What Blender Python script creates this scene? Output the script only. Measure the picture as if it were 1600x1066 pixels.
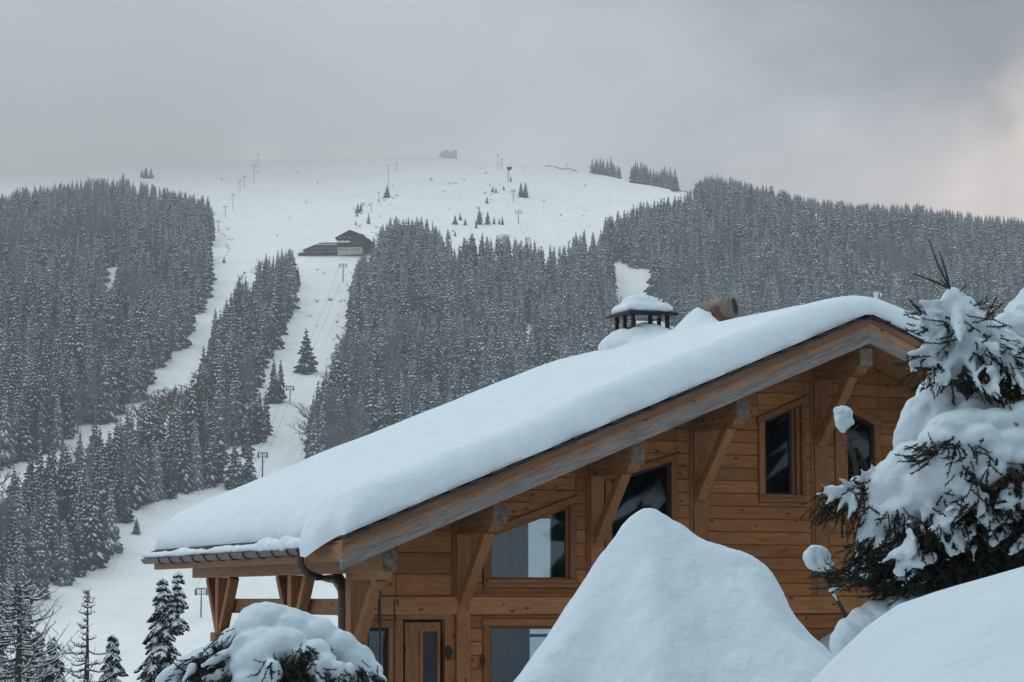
import bpy, bmesh, math, random
import numpy as np
from mathutils import Vector, Matrix, noise as mnoise

# ------------------------------------------------------------------ camera, sky, sun, exposure
F_PX = 3633.0                      # focal length in photo pixels (1600 wide): about an 82 mm lens
PITCH = math.atan(402 / F_PX)      # camera tilted up a little; eye level is z = 0
scene = bpy.context.scene
COL = scene.collection
for o in list(bpy.data.objects):
    bpy.data.objects.remove(o)
cam = bpy.data.objects.new('camera', bpy.data.cameras.new('camera'))
COL.objects.link(cam)
cam.rotation_euler = (math.pi / 2 + PITCH, 0, 0)
cam.data.sensor_width = 36
cam.data.lens = 36 * F_PX / 1600
cam.data.clip_start = 0.2
cam.data.clip_end = 9000
scene.camera = cam

SUN_EL, SUN_AZ = math.radians(52), math.radians(-55)   # soft sun behind cloud, high over the ski hill's left side
sun = bpy.data.objects.new('sun', bpy.data.lights.new('sun', 'SUN'))
COL.objects.link(sun)
sun.data.energy = 0.72
sun.data.angle = math.radians(40)
sun.data.color = (1.0, 0.985, 0.96)
sd = Vector((math.sin(SUN_AZ) * math.cos(SUN_EL), math.cos(SUN_AZ) * math.cos(SUN_EL), math.sin(SUN_EL)))
sun.rotation_euler = sd.to_track_quat('Z', 'Y').to_euler()

scene.view_settings.view_transform = 'Standard'
scene.view_settings.look = 'None'
scene.view_settings.exposure = 0.18
scene.view_settings.gamma = 1.0
scene.view_settings.use_curve_mapping = False
scene.cycles.use_denoising = True
scene.cycles.max_bounces = 6
scene.cycles.diffuse_bounces = 3
scene.cycles.glossy_bounces = 3
scene.cycles.transmission_bounces = 4
scene.cycles.transparent_max_bounces = 12
scene.cycles.volume_bounces = 3
scene.cycles.caustics_reflective = False
scene.cycles.caustics_refractive = False

CP, SP = math.cos(PITCH), math.sin(PITCH)
def ray(px, py):
    a = (px - 800) / F_PX; b = -(py - 533) / F_PX
    return np.array([a, CP - b * SP, SP + b * CP])
def at(px, py, Y):
    """the point at forward distance Y that a photo pixel looks at"""
    r = ray(px, py)
    return Vector(r / r[1] * Y)
def proj(x, y, z):
    d = y * CP + z * SP
    return 800 + F_PX * x / d, 533 - F_PX * (-y * SP + z * CP) / d

# ---- node helper
def nd(nt, t, **kw):
    n = nt.nodes.new(t)
    for k, v in kw.items():
        if k == 'inp':
            for i, val in v.items():
                n.inputs[i].default_value = val
        else:
            setattr(n, k, v)
    return n

world = bpy.data.worlds.new('World')
scene.world = world
world.use_nodes = True
def build_world():
    nt = world.node_tree; nt.nodes.clear(); L = nt.links.new
    out = nd(nt, 'ShaderNodeOutputWorld'); bg = nd(nt, 'ShaderNodeBackground')
    L(bg.outputs[0], out.inputs[0])
    sky = nd(nt, 'ShaderNodeTexSky', sky_type='NISHITA', sun_disc=False)
    sky.sun_elevation = SUN_EL; sky.sun_rotation = SUN_AZ; sky.dust_density = 3
    bgs = nd(nt, 'ShaderNodeVectorMath', operation='SCALE', inp={3: 0.06})
    L(sky.outputs[0], bgs.inputs[0])
    tc = nd(nt, 'ShaderNodeTexCoord')
    sep = nd(nt, 'ShaderNodeSeparateXYZ'); L(tc.outputs['Generated'], sep.inputs[0])
    # broken overcast: two noise layers on the direction
    mp = nd(nt, 'ShaderNodeMapping', inp={'Scale': (2.6, 2.6, 4.2), 'Location': (0.35, 0.2, 0.1)})
    L(tc.outputs['Generated'], mp.inputs[0])
    n1 = nd(nt, 'ShaderNodeTexNoise', inp={'Scale': 1.6, 'Detail': 4.0, 'Roughness': 0.5, 'Distortion': 0.4})
    L(mp.outputs[0], n1.inputs['Vector'])
    def blob(px, py, r0, r1):
        d = Vector(ray(px, py)).normalized()
        dt = nd(nt, 'ShaderNodeVectorMath', operation='DISTANCE', inp={1: d})
        L(warp.outputs[0], dt.inputs[0])
        mr = nd(nt, 'ShaderNodeMapRange', interpolation_type='SMOOTHERSTEP', inp={1: r1, 2: r0, 3: 0.0, 4: 1.0})
        L(dt.outputs['Value'], mr.inputs[0])
        return mr.outputs[0]
    n2 = nd(nt, 'ShaderNodeTexNoise', inp={'Scale': 9.0, 'Detail': 4.0, 'Roughness': 0.55})
    L(tc.outputs['Generated'], n2.inputs['Vector'])
    w0 = nd(nt, 'ShaderNodeVectorMath', operation='SUBTRACT', inp={1: (0.5, 0.5, 0.5)})
    L(n2.outputs['Color'], w0.inputs[0])
    w1 = nd(nt, 'ShaderNodeVectorMath', operation='SCALE', inp={3: 0.17}); L(w0.outputs[0], w1.inputs[0])
    warp = nd(nt, 'ShaderNodeVectorMath', operation='ADD'); L(tc.outputs['Generated'], warp.inputs[0]); L(w1.outputs[0], warp.inputs[1])
    def mix(f, a, b, val=1.0):
        m = nd(nt, 'ShaderNodeMix', data_type='RGBA')
        if isinstance(f, float): m.inputs[0].default_value = f
        else:
            if val != 1.0:
                k = nd(nt, 'ShaderNodeMath', operation='MULTIPLY', inp={1: val}); L(f, k.inputs[0]); f = k.outputs[0]
            L(f, m.inputs[0])
        for i, c in ((6, a), (7, b)):
            if isinstance(c, tuple): m.inputs[i].default_value = (*c, 1)
            else: L(c, m.inputs[i])
        return m.outputs[2]
    ramp = nd(nt, 'ShaderNodeMapRange', inp={1: 0.36, 2: 0.66, 3: 0.0, 4: 1.0}); L(n1.outputs['Fac'], ramp.inputs[0])
    c = mix(ramp.outputs[0], (0.375, 0.365, 0.38), (0.45, 0.436, 0.45))
    # overhead the overcast is brighter and cooler than near the horizon
    zen = nd(nt, 'ShaderNodeMapRange', interpolation_type='SMOOTHSTEP', inp={1: 0.28, 2: 0.85, 3: 0.0, 4: 1.0}); L(sep.outputs[2], zen.inputs[0])
    c = mix(zen.outputs[0], c, ZENITH)
    c = mix(blob(600, 250, 0.015, 0.17), c, (0.92, 0.89, 0.905), 0.95)          # pale mist round the summit
    c = mix(blob(1330, 100, 0.02, 0.17), c, (0.135, 0.137, 0.16), 0.92)          # darker cloud bank
    c = mix(blob(900, -90, 0.02, 0.12), c, (0.19, 0.185, 0.20), 0.8)
    c = mix(blob(300, -90, 0.02, 0.13), c, (0.18, 0.172, 0.182), 0.8)
    c = mix(blob(-120, 20, 0.02, 0.20), c, (0.12, 0.115, 0.122), 0.88)
    c = mix(blob(1680, 360, 0.012, 0.092), c, (1.0, 0.80, 0.66), 0.95)        # warm break in the cloud
    c = mix(blob(1420, 345, 0.02, 0.08), c, (0.60, 0.55, 0.54), 0.6)
    fine = nd(nt, 'ShaderNodeMapRange', inp={1: 0.3, 2: 0.7, 3: 0.93, 4: 1.07}); L(n2.outputs['Fac'], fine.inputs[0])
    fs = nd(nt, 'ShaderNodeVectorMath', operation='SCALE'); L(c, fs.inputs[0]); L(fine.outputs[0], fs.inputs[3]); c = fs.outputs[0]
    lp = mix(0.93, bgs.outputs[0], c)
    L(lp, bg.inputs[0])
    bg.inputs[1].default_value = 1.0
ZENITH = (0.50, 0.70, 0.79)
build_world()

# ------------------------------------------------------------------ helpers
def tag(o, label=None, cat=None, group=None, kind=None):
    if label: o['label'] = label
    if cat: o['category'] = cat
    if group: o['group'] = group
    if kind: o['kind'] = kind
    return o
def empty(name, loc=(0, 0, 0), rz=0.0):
    o = bpy.data.objects.new(name, None); COL.objects.link(o)
    o.location = loc; o.rotation_euler = (0, 0, rz); o.empty_display_size = 0.2
    return o
def link(name, me, parent=None, mats=None, loc=None):
    o = bpy.data.objects.new(name, me); COL.objects.link(o)
    if parent is not None: o.parent = parent
    if loc is not None: o.location = loc
    if mats is not None and not me.materials:
        for m in (mats if isinstance(mats, (list, tuple)) else [mats]): me.materials.append(m)
    return o
class MB:
    """collects faces and links them as one mesh object"""
    def __init__(s): s.v = []; s.f = []; s.m = []; s.smooth = []
    def add(s, vs, fs, mi=0, smooth=False):
        b = len(s.v); s.v.extend([tuple(v) for v in vs])
        for f in fs:
            s.f.append(tuple(i + b for i in f)); s.m.append(mi); s.smooth.append(smooth)
    def box(s, x0, x1, y0, y1, z0, z1, mi=0):
        vs = [(x, y, z) for z in (z0, z1) for y in (y0, y1) for x in (x0, x1)]
        s.add(vs, [(0, 2, 3, 1), (4, 5, 7, 6), (0, 1, 5, 4), (2, 6, 7, 3), (0, 4, 6, 2), (1, 3, 7, 5)], mi)
    def beam(s, p, q, w, h, up=(0, 0, 1), mi=0, ch=0.0):
        """rectangular bar from p to q; ch chamfers its long edges"""
        p, q = Vector(p), Vector(q); d = (q - p).normalized(); up = Vector(up)
        r = d.cross(up).normalized(); u = r.cross(d).normalized()
        a, b = w / 2, h / 2
        if ch: pr = [(-a + ch, -b), (a - ch, -b), (a, -b + ch), (a, b - ch), (a - ch, b), (-a + ch, b), (-a, b - ch), (-a, -b + ch)]
        else: pr = [(-a, -b), (a, -b), (a, b), (-a, b)]
        n = len(pr)
        vs = [P + r * x + u * y for P in (p, q) for x, y in pr]
        fs = [(i, (i + 1) % n, n + (i + 1) % n, n + i) for i in range(n)] + [tuple(range(n - 1, -1, -1)), tuple(range(n, 2 * n))]
        s.add(vs, fs, mi)
    def tube(s, pts, rad, n=8, mi=0, cap=True, smooth=True):
        pts = [Vector(p) for p in pts]
        if not isinstance(rad, (list, tuple)): rad = [rad] * len(pts)
        vs = []; prev = None
        for i, p in enumerate(pts):
            d = (pts[min(i + 1, len(pts) - 1)] - pts[max(i - 1, 0)]).normalized()
            ref = prev if prev is not None else (Vector((0, 0, 1)) if abs(d.z) < 0.9 else Vector((1, 0, 0)))
            r = (ref - d * ref.dot(d))
            if r.length < 1e-6: r = d.orthogonal()
            r.normalize(); prev = r; u = d.cross(r)
            for k in range(n):
                a = 2 * math.pi * k / n
                vs.append(p + (r * math.cos(a) + u * math.sin(a)) * rad[i])
        fs = []
        for i in range(len(pts) - 1):
            for k in range(n):
                k2 = (k + 1) % n
                fs.append((i * n + k, i * n + k2, (i + 1) * n + k2, (i + 1) * n + k))
        s.add(vs, fs, mi, smooth)
        if cap: s.add(vs[:n], [tuple(range(n - 1, -1, -1))], mi); s.add(vs[-n:], [tuple(range(n))], mi)
    def prism(s, poly, y0, y1, inset=0.0, depth=0.0, mi=0):
        """convex polygon in x,z pushed from y0 (front) to y1; the front rim is chamfered"""
        n = len(poly); c = (sum(p[0] for p in poly) / n, sum(p[1] for p in poly) / n)
        ring = inset_poly(poly, inset) if inset else poly
        vs = [(x, y0, z) for x, z in ring] + [(x, y0 + depth, z) for x, z in poly] + [(x, y1, z) for x, z in poly]
        fs = [tuple(range(n))]
        for i in range(n):
            j = (i + 1) % n
            if inset: fs.append((i, n + i, n + j, j))
            a = n if inset else 0
            fs.append((a + i, 2 * n + i, 2 * n + j, a + j))
        fs.append(tuple(range(3 * n - 1, 2 * n - 1, -1)))
        s.add(vs, fs, mi)
    def mesh(s, name, mats=()):
        me = bpy.data.meshes.new(name)
        me.from_pydata(s.v, [], s.f)
        for m in (mats if isinstance(mats, (list, tuple)) else [mats]): me.materials.append(m)
        me.polygons.foreach_set('material_index', s.m)
        me.polygons.foreach_set('use_smooth', s.smooth)
        me.update()
        return me
    def build(s, name, mats, parent=None, loc=None, fix=True):
        me = s.mesh(name, mats)
        if fix:
            bm = bmesh.new(); bm.from_mesh(me); bmesh.ops.recalc_face_normals(bm, faces=bm.faces); bm.to_mesh(me); bm.free()
        return link(name, me, parent, loc=loc)
def inset_poly(poly, d):
    """shrink a convex polygon by d"""
    n = len(poly); out = []
    area = sum(poly[i][0] * poly[(i + 1) % n][1] - poly[(i + 1) % n][0] * poly[i][1] for i in range(n))
    sg = 1 if area > 0 else -1
    for i in range(n):
        a, b, c = Vector(poly[i - 1]), Vector(poly[i]), Vector(poly[(i + 1) % n])
        u = (b - a).normalized(); w = (c - b).normalized()
        n1 = Vector((-u.y, u.x)) * sg; n2 = Vector((-w.y, w.x)) * sg
        k = n1 + n2
        if k.length < 1e-4: k = n1
        k = k / max(0.3, k.dot(n1))
        out.append(tuple(b + k * d))
    return out
def clip(poly, a, b, c):
    """keep a*x + b*z <= c"""
    out = []
    for i in range(len(poly)):
        p, q = poly[i], poly[(i + 1) % len(poly)]
        dp, dq = a * p[0] + b * p[1] - c, a * q[0] + b * q[1] - c
        if dp <= 0: out.append(p)
        if (dp < 0 < dq) or (dq < 0 < dp):
            t = dp / (dp - dq); out.append((p[0] + (q[0] - p[0]) * t, p[1] + (q[1] - p[1]) * t))
    cl = []
    for p in out:
        if not cl or (abs(p[0] - cl[-1][0]) + abs(p[1] - cl[-1][1])) > 1e-4: cl.append(p)
    if len(cl) > 1 and abs(cl[0][0] - cl[-1][0]) + abs(cl[0][1] - cl[-1][1]) < 1e-4: cl.pop()
    return cl
def poly_area(p):
    return abs(sum(p[i][0] * p[(i + 1) % len(p)][1] - p[(i + 1) % len(p)][0] * p[i][1] for i in range(len(p)))) / 2 if len(p) > 2 else 0
def hash2(ix, iy, seed):
    h = (ix.astype(np.int64) * 374761393 + iy.astype(np.int64) * 668265263 + seed * 974711) & 0x7fffffff
    h = ((h ^ (h >> 13)) * 1274126177) & 0x7fffffff
    return ((h ^ (h >> 16)) & 0xffff) / 65535.0
def vnoise(x, y, seed=0):
    x = np.asarray(x, float); y = np.asarray(y, float)
    ix, iy = np.floor(x), np.floor(y); fx, fy = x - ix, y - iy
    fx = fx * fx * (3 - 2 * fx); fy = fy * fy * (3 - 2 * fy)
    a, b = hash2(ix, iy, seed), hash2(ix + 1, iy, seed); c, d = hash2(ix, iy + 1, seed), hash2(ix + 1, iy + 1, seed)
    return (a + (b - a) * fx) * (1 - fy) + (c + (d - c) * fx) * fy - 0.5
def fbm(x, y, seed=0, oct=3):
    t = 0; a = 1.0
    for k in range(oct): t = t + a * vnoise(x * 2 ** k, y * 2 ** k, seed + k * 17); a *= 0.5
    return t
def sstep(a, b, x):
    t = np.clip((x - a) / (b - a), 0, 1); return t * t * (3 - 2 * t)
def grid_obj(name, V, mats, close=False, parent=None, smooth=True):
    """V: rows x cols x 3 array of points -> smooth sheet"""
    r, c = V.shape[:2]
    idx = np.arange(r * c).reshape(r, c)
    if close: idx = np.hstack([idx, idx[:, :1]])
    q = np.stack([idx[:-1, :-1], idx[:-1, 1:], idx[1:, 1:], idx[1:, :-1]], -1).reshape(-1, 4)
    me = bpy.data.meshes.new(name)
    me.vertices.add(r * c); me.vertices.foreach_set('co', V.reshape(-1).astype(np.float32))
    me.loops.add(q.size); me.loops.foreach_set('vertex_index', q.reshape(-1).astype(np.int32))
    me.polygons.add(len(q)); me.polygons.foreach_set('loop_start', np.arange(0, q.size, 4, dtype=np.int32))
    me.polygons.foreach_set('use_smooth', np.full(len(q), smooth))
    me.update(calc_edges=True); me.validate()
    return link(name, me, parent, mats)

# ------------------------------------------------------------------ materials
def mat(name):
    m = bpy.data.materials.new(name); m.use_nodes = True
    nt = m.node_tree; b = nt.nodes['Principled BSDF']
    return m, nt, b, nt.links.new
def plain(name, col, rough=0.6, metal=0.0, var=0.0, scale=6.0, bump=0.0, spec=0.3):
    m, nt, b, L = mat(name)
    b.inputs['Base Color'].default_value = (*col, 1); b.inputs['Roughness'].default_value = rough
    b.inputs['Metallic'].default_value = metal; b.inputs['Specular IOR Level'].default_value = spec
    if var or bump:
        tc = nd(nt, 'ShaderNodeTexCoord')
        n = nd(nt, 'ShaderNodeTexNoise', inp={'Scale': scale, 'Detail': 5.0, 'Roughness': 0.6}); L(tc.outputs['Object'], n.inputs['Vector'])
        if var:
            mr = nd(nt, 'ShaderNodeMapRange', inp={1: 0.3, 2: 0.7, 3: 1 - var, 4: 1 + var}); L(n.outputs['Fac'], mr.inputs[0])
            oi = nd(nt, 'ShaderNodeObjectInfo')
            m2 = nd(nt, 'ShaderNodeMapRange', inp={1: 0, 2: 1, 3: 1 - var * 0.5, 4: 1 + var * 0.5}); L(oi.outputs['Random'], m2.inputs[0])
            mu = nd(nt, 'ShaderNodeMath', operation='MULTIPLY'); L(mr.outputs[0], mu.inputs[0]); L(m2.outputs[0], mu.inputs[1])
            sc = nd(nt, 'ShaderNodeVectorMath', operation='SCALE', inp={0: col}); L(mu.outputs[0], sc.inputs[3])
            L(sc.outputs[0], b.inputs['Base Color'])
        if bump:
            bp = nd(nt, 'ShaderNodeBump', inp={'Strength': 1.0, 'Distance': bump}); L(n.outputs['Fac'], bp.inputs['Height']); L(bp.outputs[0], b.inputs['Normal'])
    return m
def snow_mat(name, col, scales, bump, tracks=0.0):
    m, nt, b, L = mat(name)
    b.inputs['Roughness'].default_value = 0.75; b.inputs['Specular IOR Level'].default_value = 0.25
    b.inputs['Base Color'].default_value = (*col, 1)
    tc = nd(nt, 'ShaderNodeTexCoord'); prev = None
    for sc, ds in zip(scales, bump):
        n = nd(nt, 'ShaderNodeTexNoise', inp={'Scale': sc, 'Detail': 4.0, 'Roughness': 0.6}); L(tc.outputs['Object'], n.inputs['Vector'])
        bp = nd(nt, 'ShaderNodeBump', inp={'Strength': 1.0, 'Distance': ds}); L(n.outputs['Fac'], bp.inputs['Height'])
        if prev: L(prev.outputs[0], bp.inputs['Normal'])
        prev = bp
    if tracks:      # groomed and skied lines running down the fall line
        mp = nd(nt, 'ShaderNodeMapping', inp={'Scale': (0.16, 0.010, 0.0), 'Rotation': (0, 0, 0.12)}); L(tc.outputs['Object'], mp.inputs[0])
        n = nd(nt, 'ShaderNodeTexNoise', inp={'Scale': 1.0, 'Detail': 6.0, 'Roughness': 0.7, 'Distortion': 0.8}); L(mp.outputs[0], n.inputs['Vector'])
        bp = nd(nt, 'ShaderNodeBump', inp={'Strength': 1.0, 'Distance': tracks}); L(n.outputs['Fac'], bp.inputs['Height']); L(prev.outputs[0], bp.inputs['Normal']); prev = bp
    mo = nd(nt, 'ShaderNodeTexNoise', inp={'Scale': scales[1] * 0.35, 'Detail': 8.0, 'Roughness': 0.75}); L(tc.outputs['Object'], mo.inputs['Vector'])
    mr = nd(nt, 'ShaderNodeMapRange', inp={1: 0.3, 2: 0.7, 3: 0.93, 4: 1.04}); L(mo.outputs['Fac'], mr.inputs[0])
    sc = nd(nt, 'ShaderNodeVectorMath', operation='SCALE', inp={0: col}); L(mr.outputs[0], sc.inputs[3]); L(sc.outputs[0], b.inputs['Base Color'])
    L(prev.outputs[0], b.inputs['Normal'])
    return m
def wood_mat(name, base, dark, axis, grey=None, rough=0.62, knots=True, tone=0.74):
    """board wood: grain runs along the object's axis; grey = (greyish colour, how much weathered)"""
    base = tuple(x * tone for x in base); dark = tuple(x * tone * 0.9 for x in dark)
    m, nt, b, L = mat(name)
    tc = nd(nt, 'ShaderNodeTexCoord'); oi = nd(nt, 'ShaderNodeObjectInfo')
    off = nd(nt, 'ShaderNodeMath', operation='MULTIPLY', inp={1: 37.0}); L(oi.outputs['Random'], off.inputs[0])
    add = nd(nt, 'ShaderNodeVectorMath', operation='ADD'); L(tc.outputs['Object'], add.inputs[0]); L(off.outputs[0], add.inputs[1])
    sc = {'x': (0.9, 9, 9), 'y': (9, 0.9, 9), 'z': (9, 9, 0.9)}[axis[0]]
    mp = nd(nt, 'ShaderNodeMapping', inp={'Scale': sc})
    if len(axis) > 1: 
        rot = nd(nt, 'ShaderNodeMapping', inp={'Rotation': (0, float(axis[1:]), 0)}); L(tc.outputs['Object'], rot.inputs[0])
        L(rot.outputs[0], mp.inputs[0])
    else: L(add.outputs[0], mp.inputs[0])
    g = nd(nt, 'ShaderNodeTexNoise', inp={'Scale': 3.0, 'Detail': 6.0, 'Roughness': 0.6, 'Distortion': 0.6}); L(mp.outputs[0], g.inputs['Vector'])
    cr = nd(nt, 'ShaderNodeValToRGB'); L(g.outputs['Fac'], cr.inputs[0])
    cr.color_ramp.elements[0].position = 0.3; cr.color_ramp.elements[0].color = (*dark, 1)
    cr.color_ramp.elements[1].position = 0.62; cr.color_ramp.elements[1].color = (*base, 1)
    c = cr.outputs[0]
    def mixc(f, a, bb, mode='MIX'):
        x = nd(nt, 'ShaderNodeMix', data_type='RGBA', blend_type=mode)
        if isinstance(f, float): x.inputs[0].default_value = f
        else: L(f, x.inputs[0])
        L(a, x.inputs[6])
        if isinstance(bb, tuple): x.inputs[7].default_value = (*bb, 1)
        else: L(bb, x.inputs[7])
        return x.outputs[2]
    # board to board tone
    tn = nd(nt, 'ShaderNodeMapRange', inp={1: 0, 2: 1, 3: 0.72, 4: 1.18}); L(oi.outputs['Random'], tn.inputs[0])
    ts = nd(nt, 'ShaderNodeVectorMath', operation='SCALE'); L(c, ts.inputs[0]); L(tn.outputs[0], ts.inputs[3]); c = ts.outputs[0]
    # blotches of weather
    bl = nd(nt, 'ShaderNodeTexNoise', inp={'Scale': 1.3, 'Detail': 3.0}); L(add.outputs[0], bl.inputs['Vector'])
    bm = nd(nt, 'ShaderNodeMapRange', inp={1: 0.4, 2: 0.7, 3: 0.0, 4: 0.45}); L(bl.outputs['Fac'], bm.inputs[0])
    c = mixc(bm.outputs[0], c, tuple(x * 0.62 for x in base))
    if knots:
        ks = tuple(3.2 if v < 1 else 5.5 for v in sc)
        km = nd(nt, 'ShaderNodeMapping', inp={'Scale': ks}); L(add.outputs[0], km.inputs[0])
        vo = nd(nt, 'ShaderNodeTexVoronoi', inp={'Scale': 1.0, 'Randomness': 1.0}); L(km.outputs[0], vo.inputs['Vector'])
        kr = nd(nt, 'ShaderNodeMapRange', inp={1: 0.10, 2: 0.15, 3: 0.9, 4: 0.0}); L(vo.outputs['Distance'], kr.inputs[0])
        c = mixc(kr.outputs[0], c, tuple(x * 0.22 for x in base))
    if grey:
        gc, lo, hi = grey      # weathered grey below a line that follows the board (local coordinate t = z - slope*|x - ridge|)
        sp = nd(nt, 'ShaderNodeSeparateXYZ'); L(tc.outputs['Object'], sp.inputs[0])
        a1 = nd(nt, 'ShaderNodeMath', operation='SUBTRACT', inp={1: S_RIDGE}); L(sp.outputs[0], a1.inputs[0])
        a2 = nd(nt, 'ShaderNodeMath', operation='ABSOLUTE'); L(a1.outputs[0], a2.inputs[0])
        a3 = nd(nt, 'ShaderNodeMath', operation='MULTIPLY_ADD', inp={1: SLOPE}); L(a2.outputs[0], a3.inputs[0]); L(sp.outputs[2], a3.inputs[2])
        wn = nd(nt, 'ShaderNodeTexNoise', inp={'Scale': 4.0, 'Detail': 5.0, 'Roughness': 0.7}); 
        wm = nd(nt, 'ShaderNodeMapping', inp={'Scale': (0.35, 3, 1.6)}); L(tc.outputs['Object'], wm.inputs[0]); L(wm.outputs[0], wn.inputs['Vector'])
        a4 = nd(nt, 'ShaderNodeMath', operation='MULTIPLY_ADD', inp={1: 0.32}); L(wn.outputs['Fac'], a4.inputs[0]); L(a3.outputs[0], a4.inputs[2])
        gr = nd(nt, 'ShaderNodeMapRange', inp={1: hi, 2: lo, 3: 0.0, 4: 0.92}); L(a4.outputs[0], gr.inputs[0])
        gg = nd(nt, 'ShaderNodeValToRGB'); L(g.outputs['Fac'], gg.inputs[0])
        gg.color_ramp.elements[0].position = 0.35; gg.color_ramp.elements[0].color = (*[x * 0.55 for x in gc], 1)
        gg.color_ramp.elements[1].position = 0.6; gg.color_ramp.elements[1].color = (*gc, 1)
        c = mixc(gr.outputs[0], c, gg.outputs[0])
    L(c, b.inputs['Base Color'])
    b.inputs['Roughness'].default_value = rough; b.inputs['Specular IOR Level'].default_value = 0.25
    bp = nd(nt, 'ShaderNodeBump', inp={'Strength': 0.7, 'Distance': 0.004}); L(g.outputs['Fac'], bp.inputs['Height']); L(bp.outputs[0], b.inputs['Normal'])
    return m
def glass_mat(name, tint=(0.75, 0.8, 0.83), boost=0.06):
    m, nt, b, L = mat(name)
    nt.nodes.remove(b); out = nt.nodes['Material Output']
    fr = nd(nt, 'ShaderNodeFresnel', inp={0: 1.6})
    ad = nd(nt, 'ShaderNodeMath', operation='ADD', inp={1: boost}); L(fr.outputs[0], ad.inputs[0])
    tr = nd(nt, 'ShaderNodeBsdfTransparent', inp={0: (*tint, 1)}); gl = nd(nt, 'ShaderNodeBsdfGlossy', inp={0: (0.9, 0.95, 1, 1), 1: 0.02})
    mx = nd(nt, 'ShaderNodeMixShader'); L(ad.outputs[0], mx.inputs[0]); L(tr.outputs[0], mx.inputs[1]); L(gl.outputs[0], mx.inputs[2])
    L(mx.outputs[0], out.inputs[0])
    return m

S_RIDGE, SLOPE, Z_EAVE = 7.88, 0.4125, 0.794     # the chalet roof: half width, pitch, height of its tile edge at the eave
ROOF_ANGLE = math.atan(SLOPE)
M = {}
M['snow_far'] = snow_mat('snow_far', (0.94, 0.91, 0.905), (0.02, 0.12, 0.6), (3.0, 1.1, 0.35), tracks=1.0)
M['snow_near'] = snow_mat('snow_near', (0.665, 0.735, 0.79), (1.6, 7.0, 70.0), (0.06, 0.016, 0.004))  # darker, bluer than the far snow: foreground shade put into the colour
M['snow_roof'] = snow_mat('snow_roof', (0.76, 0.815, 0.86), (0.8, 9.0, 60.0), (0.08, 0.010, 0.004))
M['snow_tree'] = plain('snow_tree', (0.74, 0.79, 0.83), 0.8)
M['needles_far'] = plain('needles_far', (0.028, 0.043, 0.046), 0.9, var=0.6, scale=3.0, spec=0.1)
M['needles_near'] = plain('needles_near', (0.016, 0.026, 0.016), 0.7, var=0.4, scale=9.0, spec=0.2)
M['needles_frost'] = plain('needles_frost', (0.105, 0.135, 0.150), 0.9, var=0.45, scale=3.0, spec=0.1)
M['bark'] = plain('bark', (0.055, 0.043, 0.035), 0.9, var=0.35, scale=20, bump=0.004)
M['bark_far'] = plain('bark_far', (0.05, 0.042, 0.036), 0.9)
M['frost_twig'] = plain('frost_twig', (0.17, 0.18, 0.185), 0.9, var=0.3, scale=2)
M['brown_twig'] = plain('brown_twig', (0.075, 0.055, 0.043), 0.9, var=0.3, scale=2)
WB, WD = (0.54, 0.225, 0.078), (0.34, 0.125, 0.042)
M['plank'] = wood_mat('plank', WB, WD, 'x')
M['post'] = wood_mat('post', (0.52, 0.225, 0.09), (0.33, 0.125, 0.048), 'z')
M['beam_y'] = wood_mat('beam_y', (0.50, 0.235, 0.10), (0.31, 0.13, 0.055), 'y')
M['beam_x'] = wood_mat('beam_x', (0.56, 0.25, 0.10), (0.38, 0.15, 0.055), 'x')
M['trim'] = wood_mat('trim', (0.42, 0.175, 0.066), (0.29, 0.11, 0.04), 'x', knots=False)
M['trim_z'] = wood_mat('trim_z', (0.42, 0.175, 0.066), (0.29, 0.11, 0.04), 'z', knots=False)
M['barge_l'] = wood_mat('barge_l', (0.50, 0.24, 0.115), (0.33, 0.145, 0.065), 'x%f' % ROOF_ANGLE, grey=((0.25, 0.235, 0.222), 3.90, 4.06), tone=0.92)
M['barge_r'] = wood_mat('barge_r', (0.50, 0.24, 0.115), (0.33, 0.145, 0.065), 'x%f' % -ROOF_ANGLE, grey=((0.25, 0.235, 0.222), 3.90, 4.06), tone=0.92)
M['cap_l'] = wood_mat('cap_l', (0.34, 0.175, 0.095), (0.20, 0.105, 0.06), 'x%f' % ROOF_ANGLE, knots=False)
M['cap_r'] = wood_mat('cap_r', (0.34, 0.175, 0.095), (0.20, 0.105, 0.06), 'x%f' % -ROOF_ANGLE, knots=False)
M['endgrain'] = plain('endgrain', (0.14, 0.112, 0.09), 0.85, var=0.6, scale=9, bump=0.006)
M['slate'] = plain('slate', (0.035, 0.033, 0.034), 0.75, var=0.35, scale=8, bump=0.01)
M['gutter'] = plain('gutter', (0.085, 0.060, 0.050), 0.45, metal=0.4, var=0.25, scale=10)
M['iron'] = plain('iron', (0.012, 0.012, 0.013), 0.5)
M['steel'] = plain('steel', (0.10, 0.105, 0.11), 0.6, metal=0.2)
M['bolt'] = plain('bolt', (0.5, 0.5, 0.48), 0.4, metal=0.5)
M['clay'] = plain('clay', (0.15, 0.070, 0.050), 0.8, var=0.25, scale=12, bump=0.006)
M['cowl'] = plain('cowl', (0.19, 0.155, 0.135), 0.7, var=0.25, scale=10)
M['glass'] = glass_mat('glass', boost=0.0)
M['glass_blue'] = glass_mat('glass_blue', (0.45, 0.5, 0.55), 0.0)
M['curtain'] = plain('curtain', (0.17, 0.20, 0.225), 0.9)
M['curtain_dark'] = plain('curtain_dark', (0.075, 0.09, 0.105), 0.9)
M['inside'] = plain('inside', (0.03, 0.022, 0.016), 0.9)
M['dark_wood'] = plain('dark_wood', (0.025, 0.026, 0.025), 0.85, var=0.3, scale=0.5)
M['grey_wood'] = plain('grey_wood', (0.09, 0.09, 0.087), 0.85, var=0.3, scale=0.5)
M['plaster'] = plain('plaster', (0.50, 0.46, 0.42), 0.9)
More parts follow.
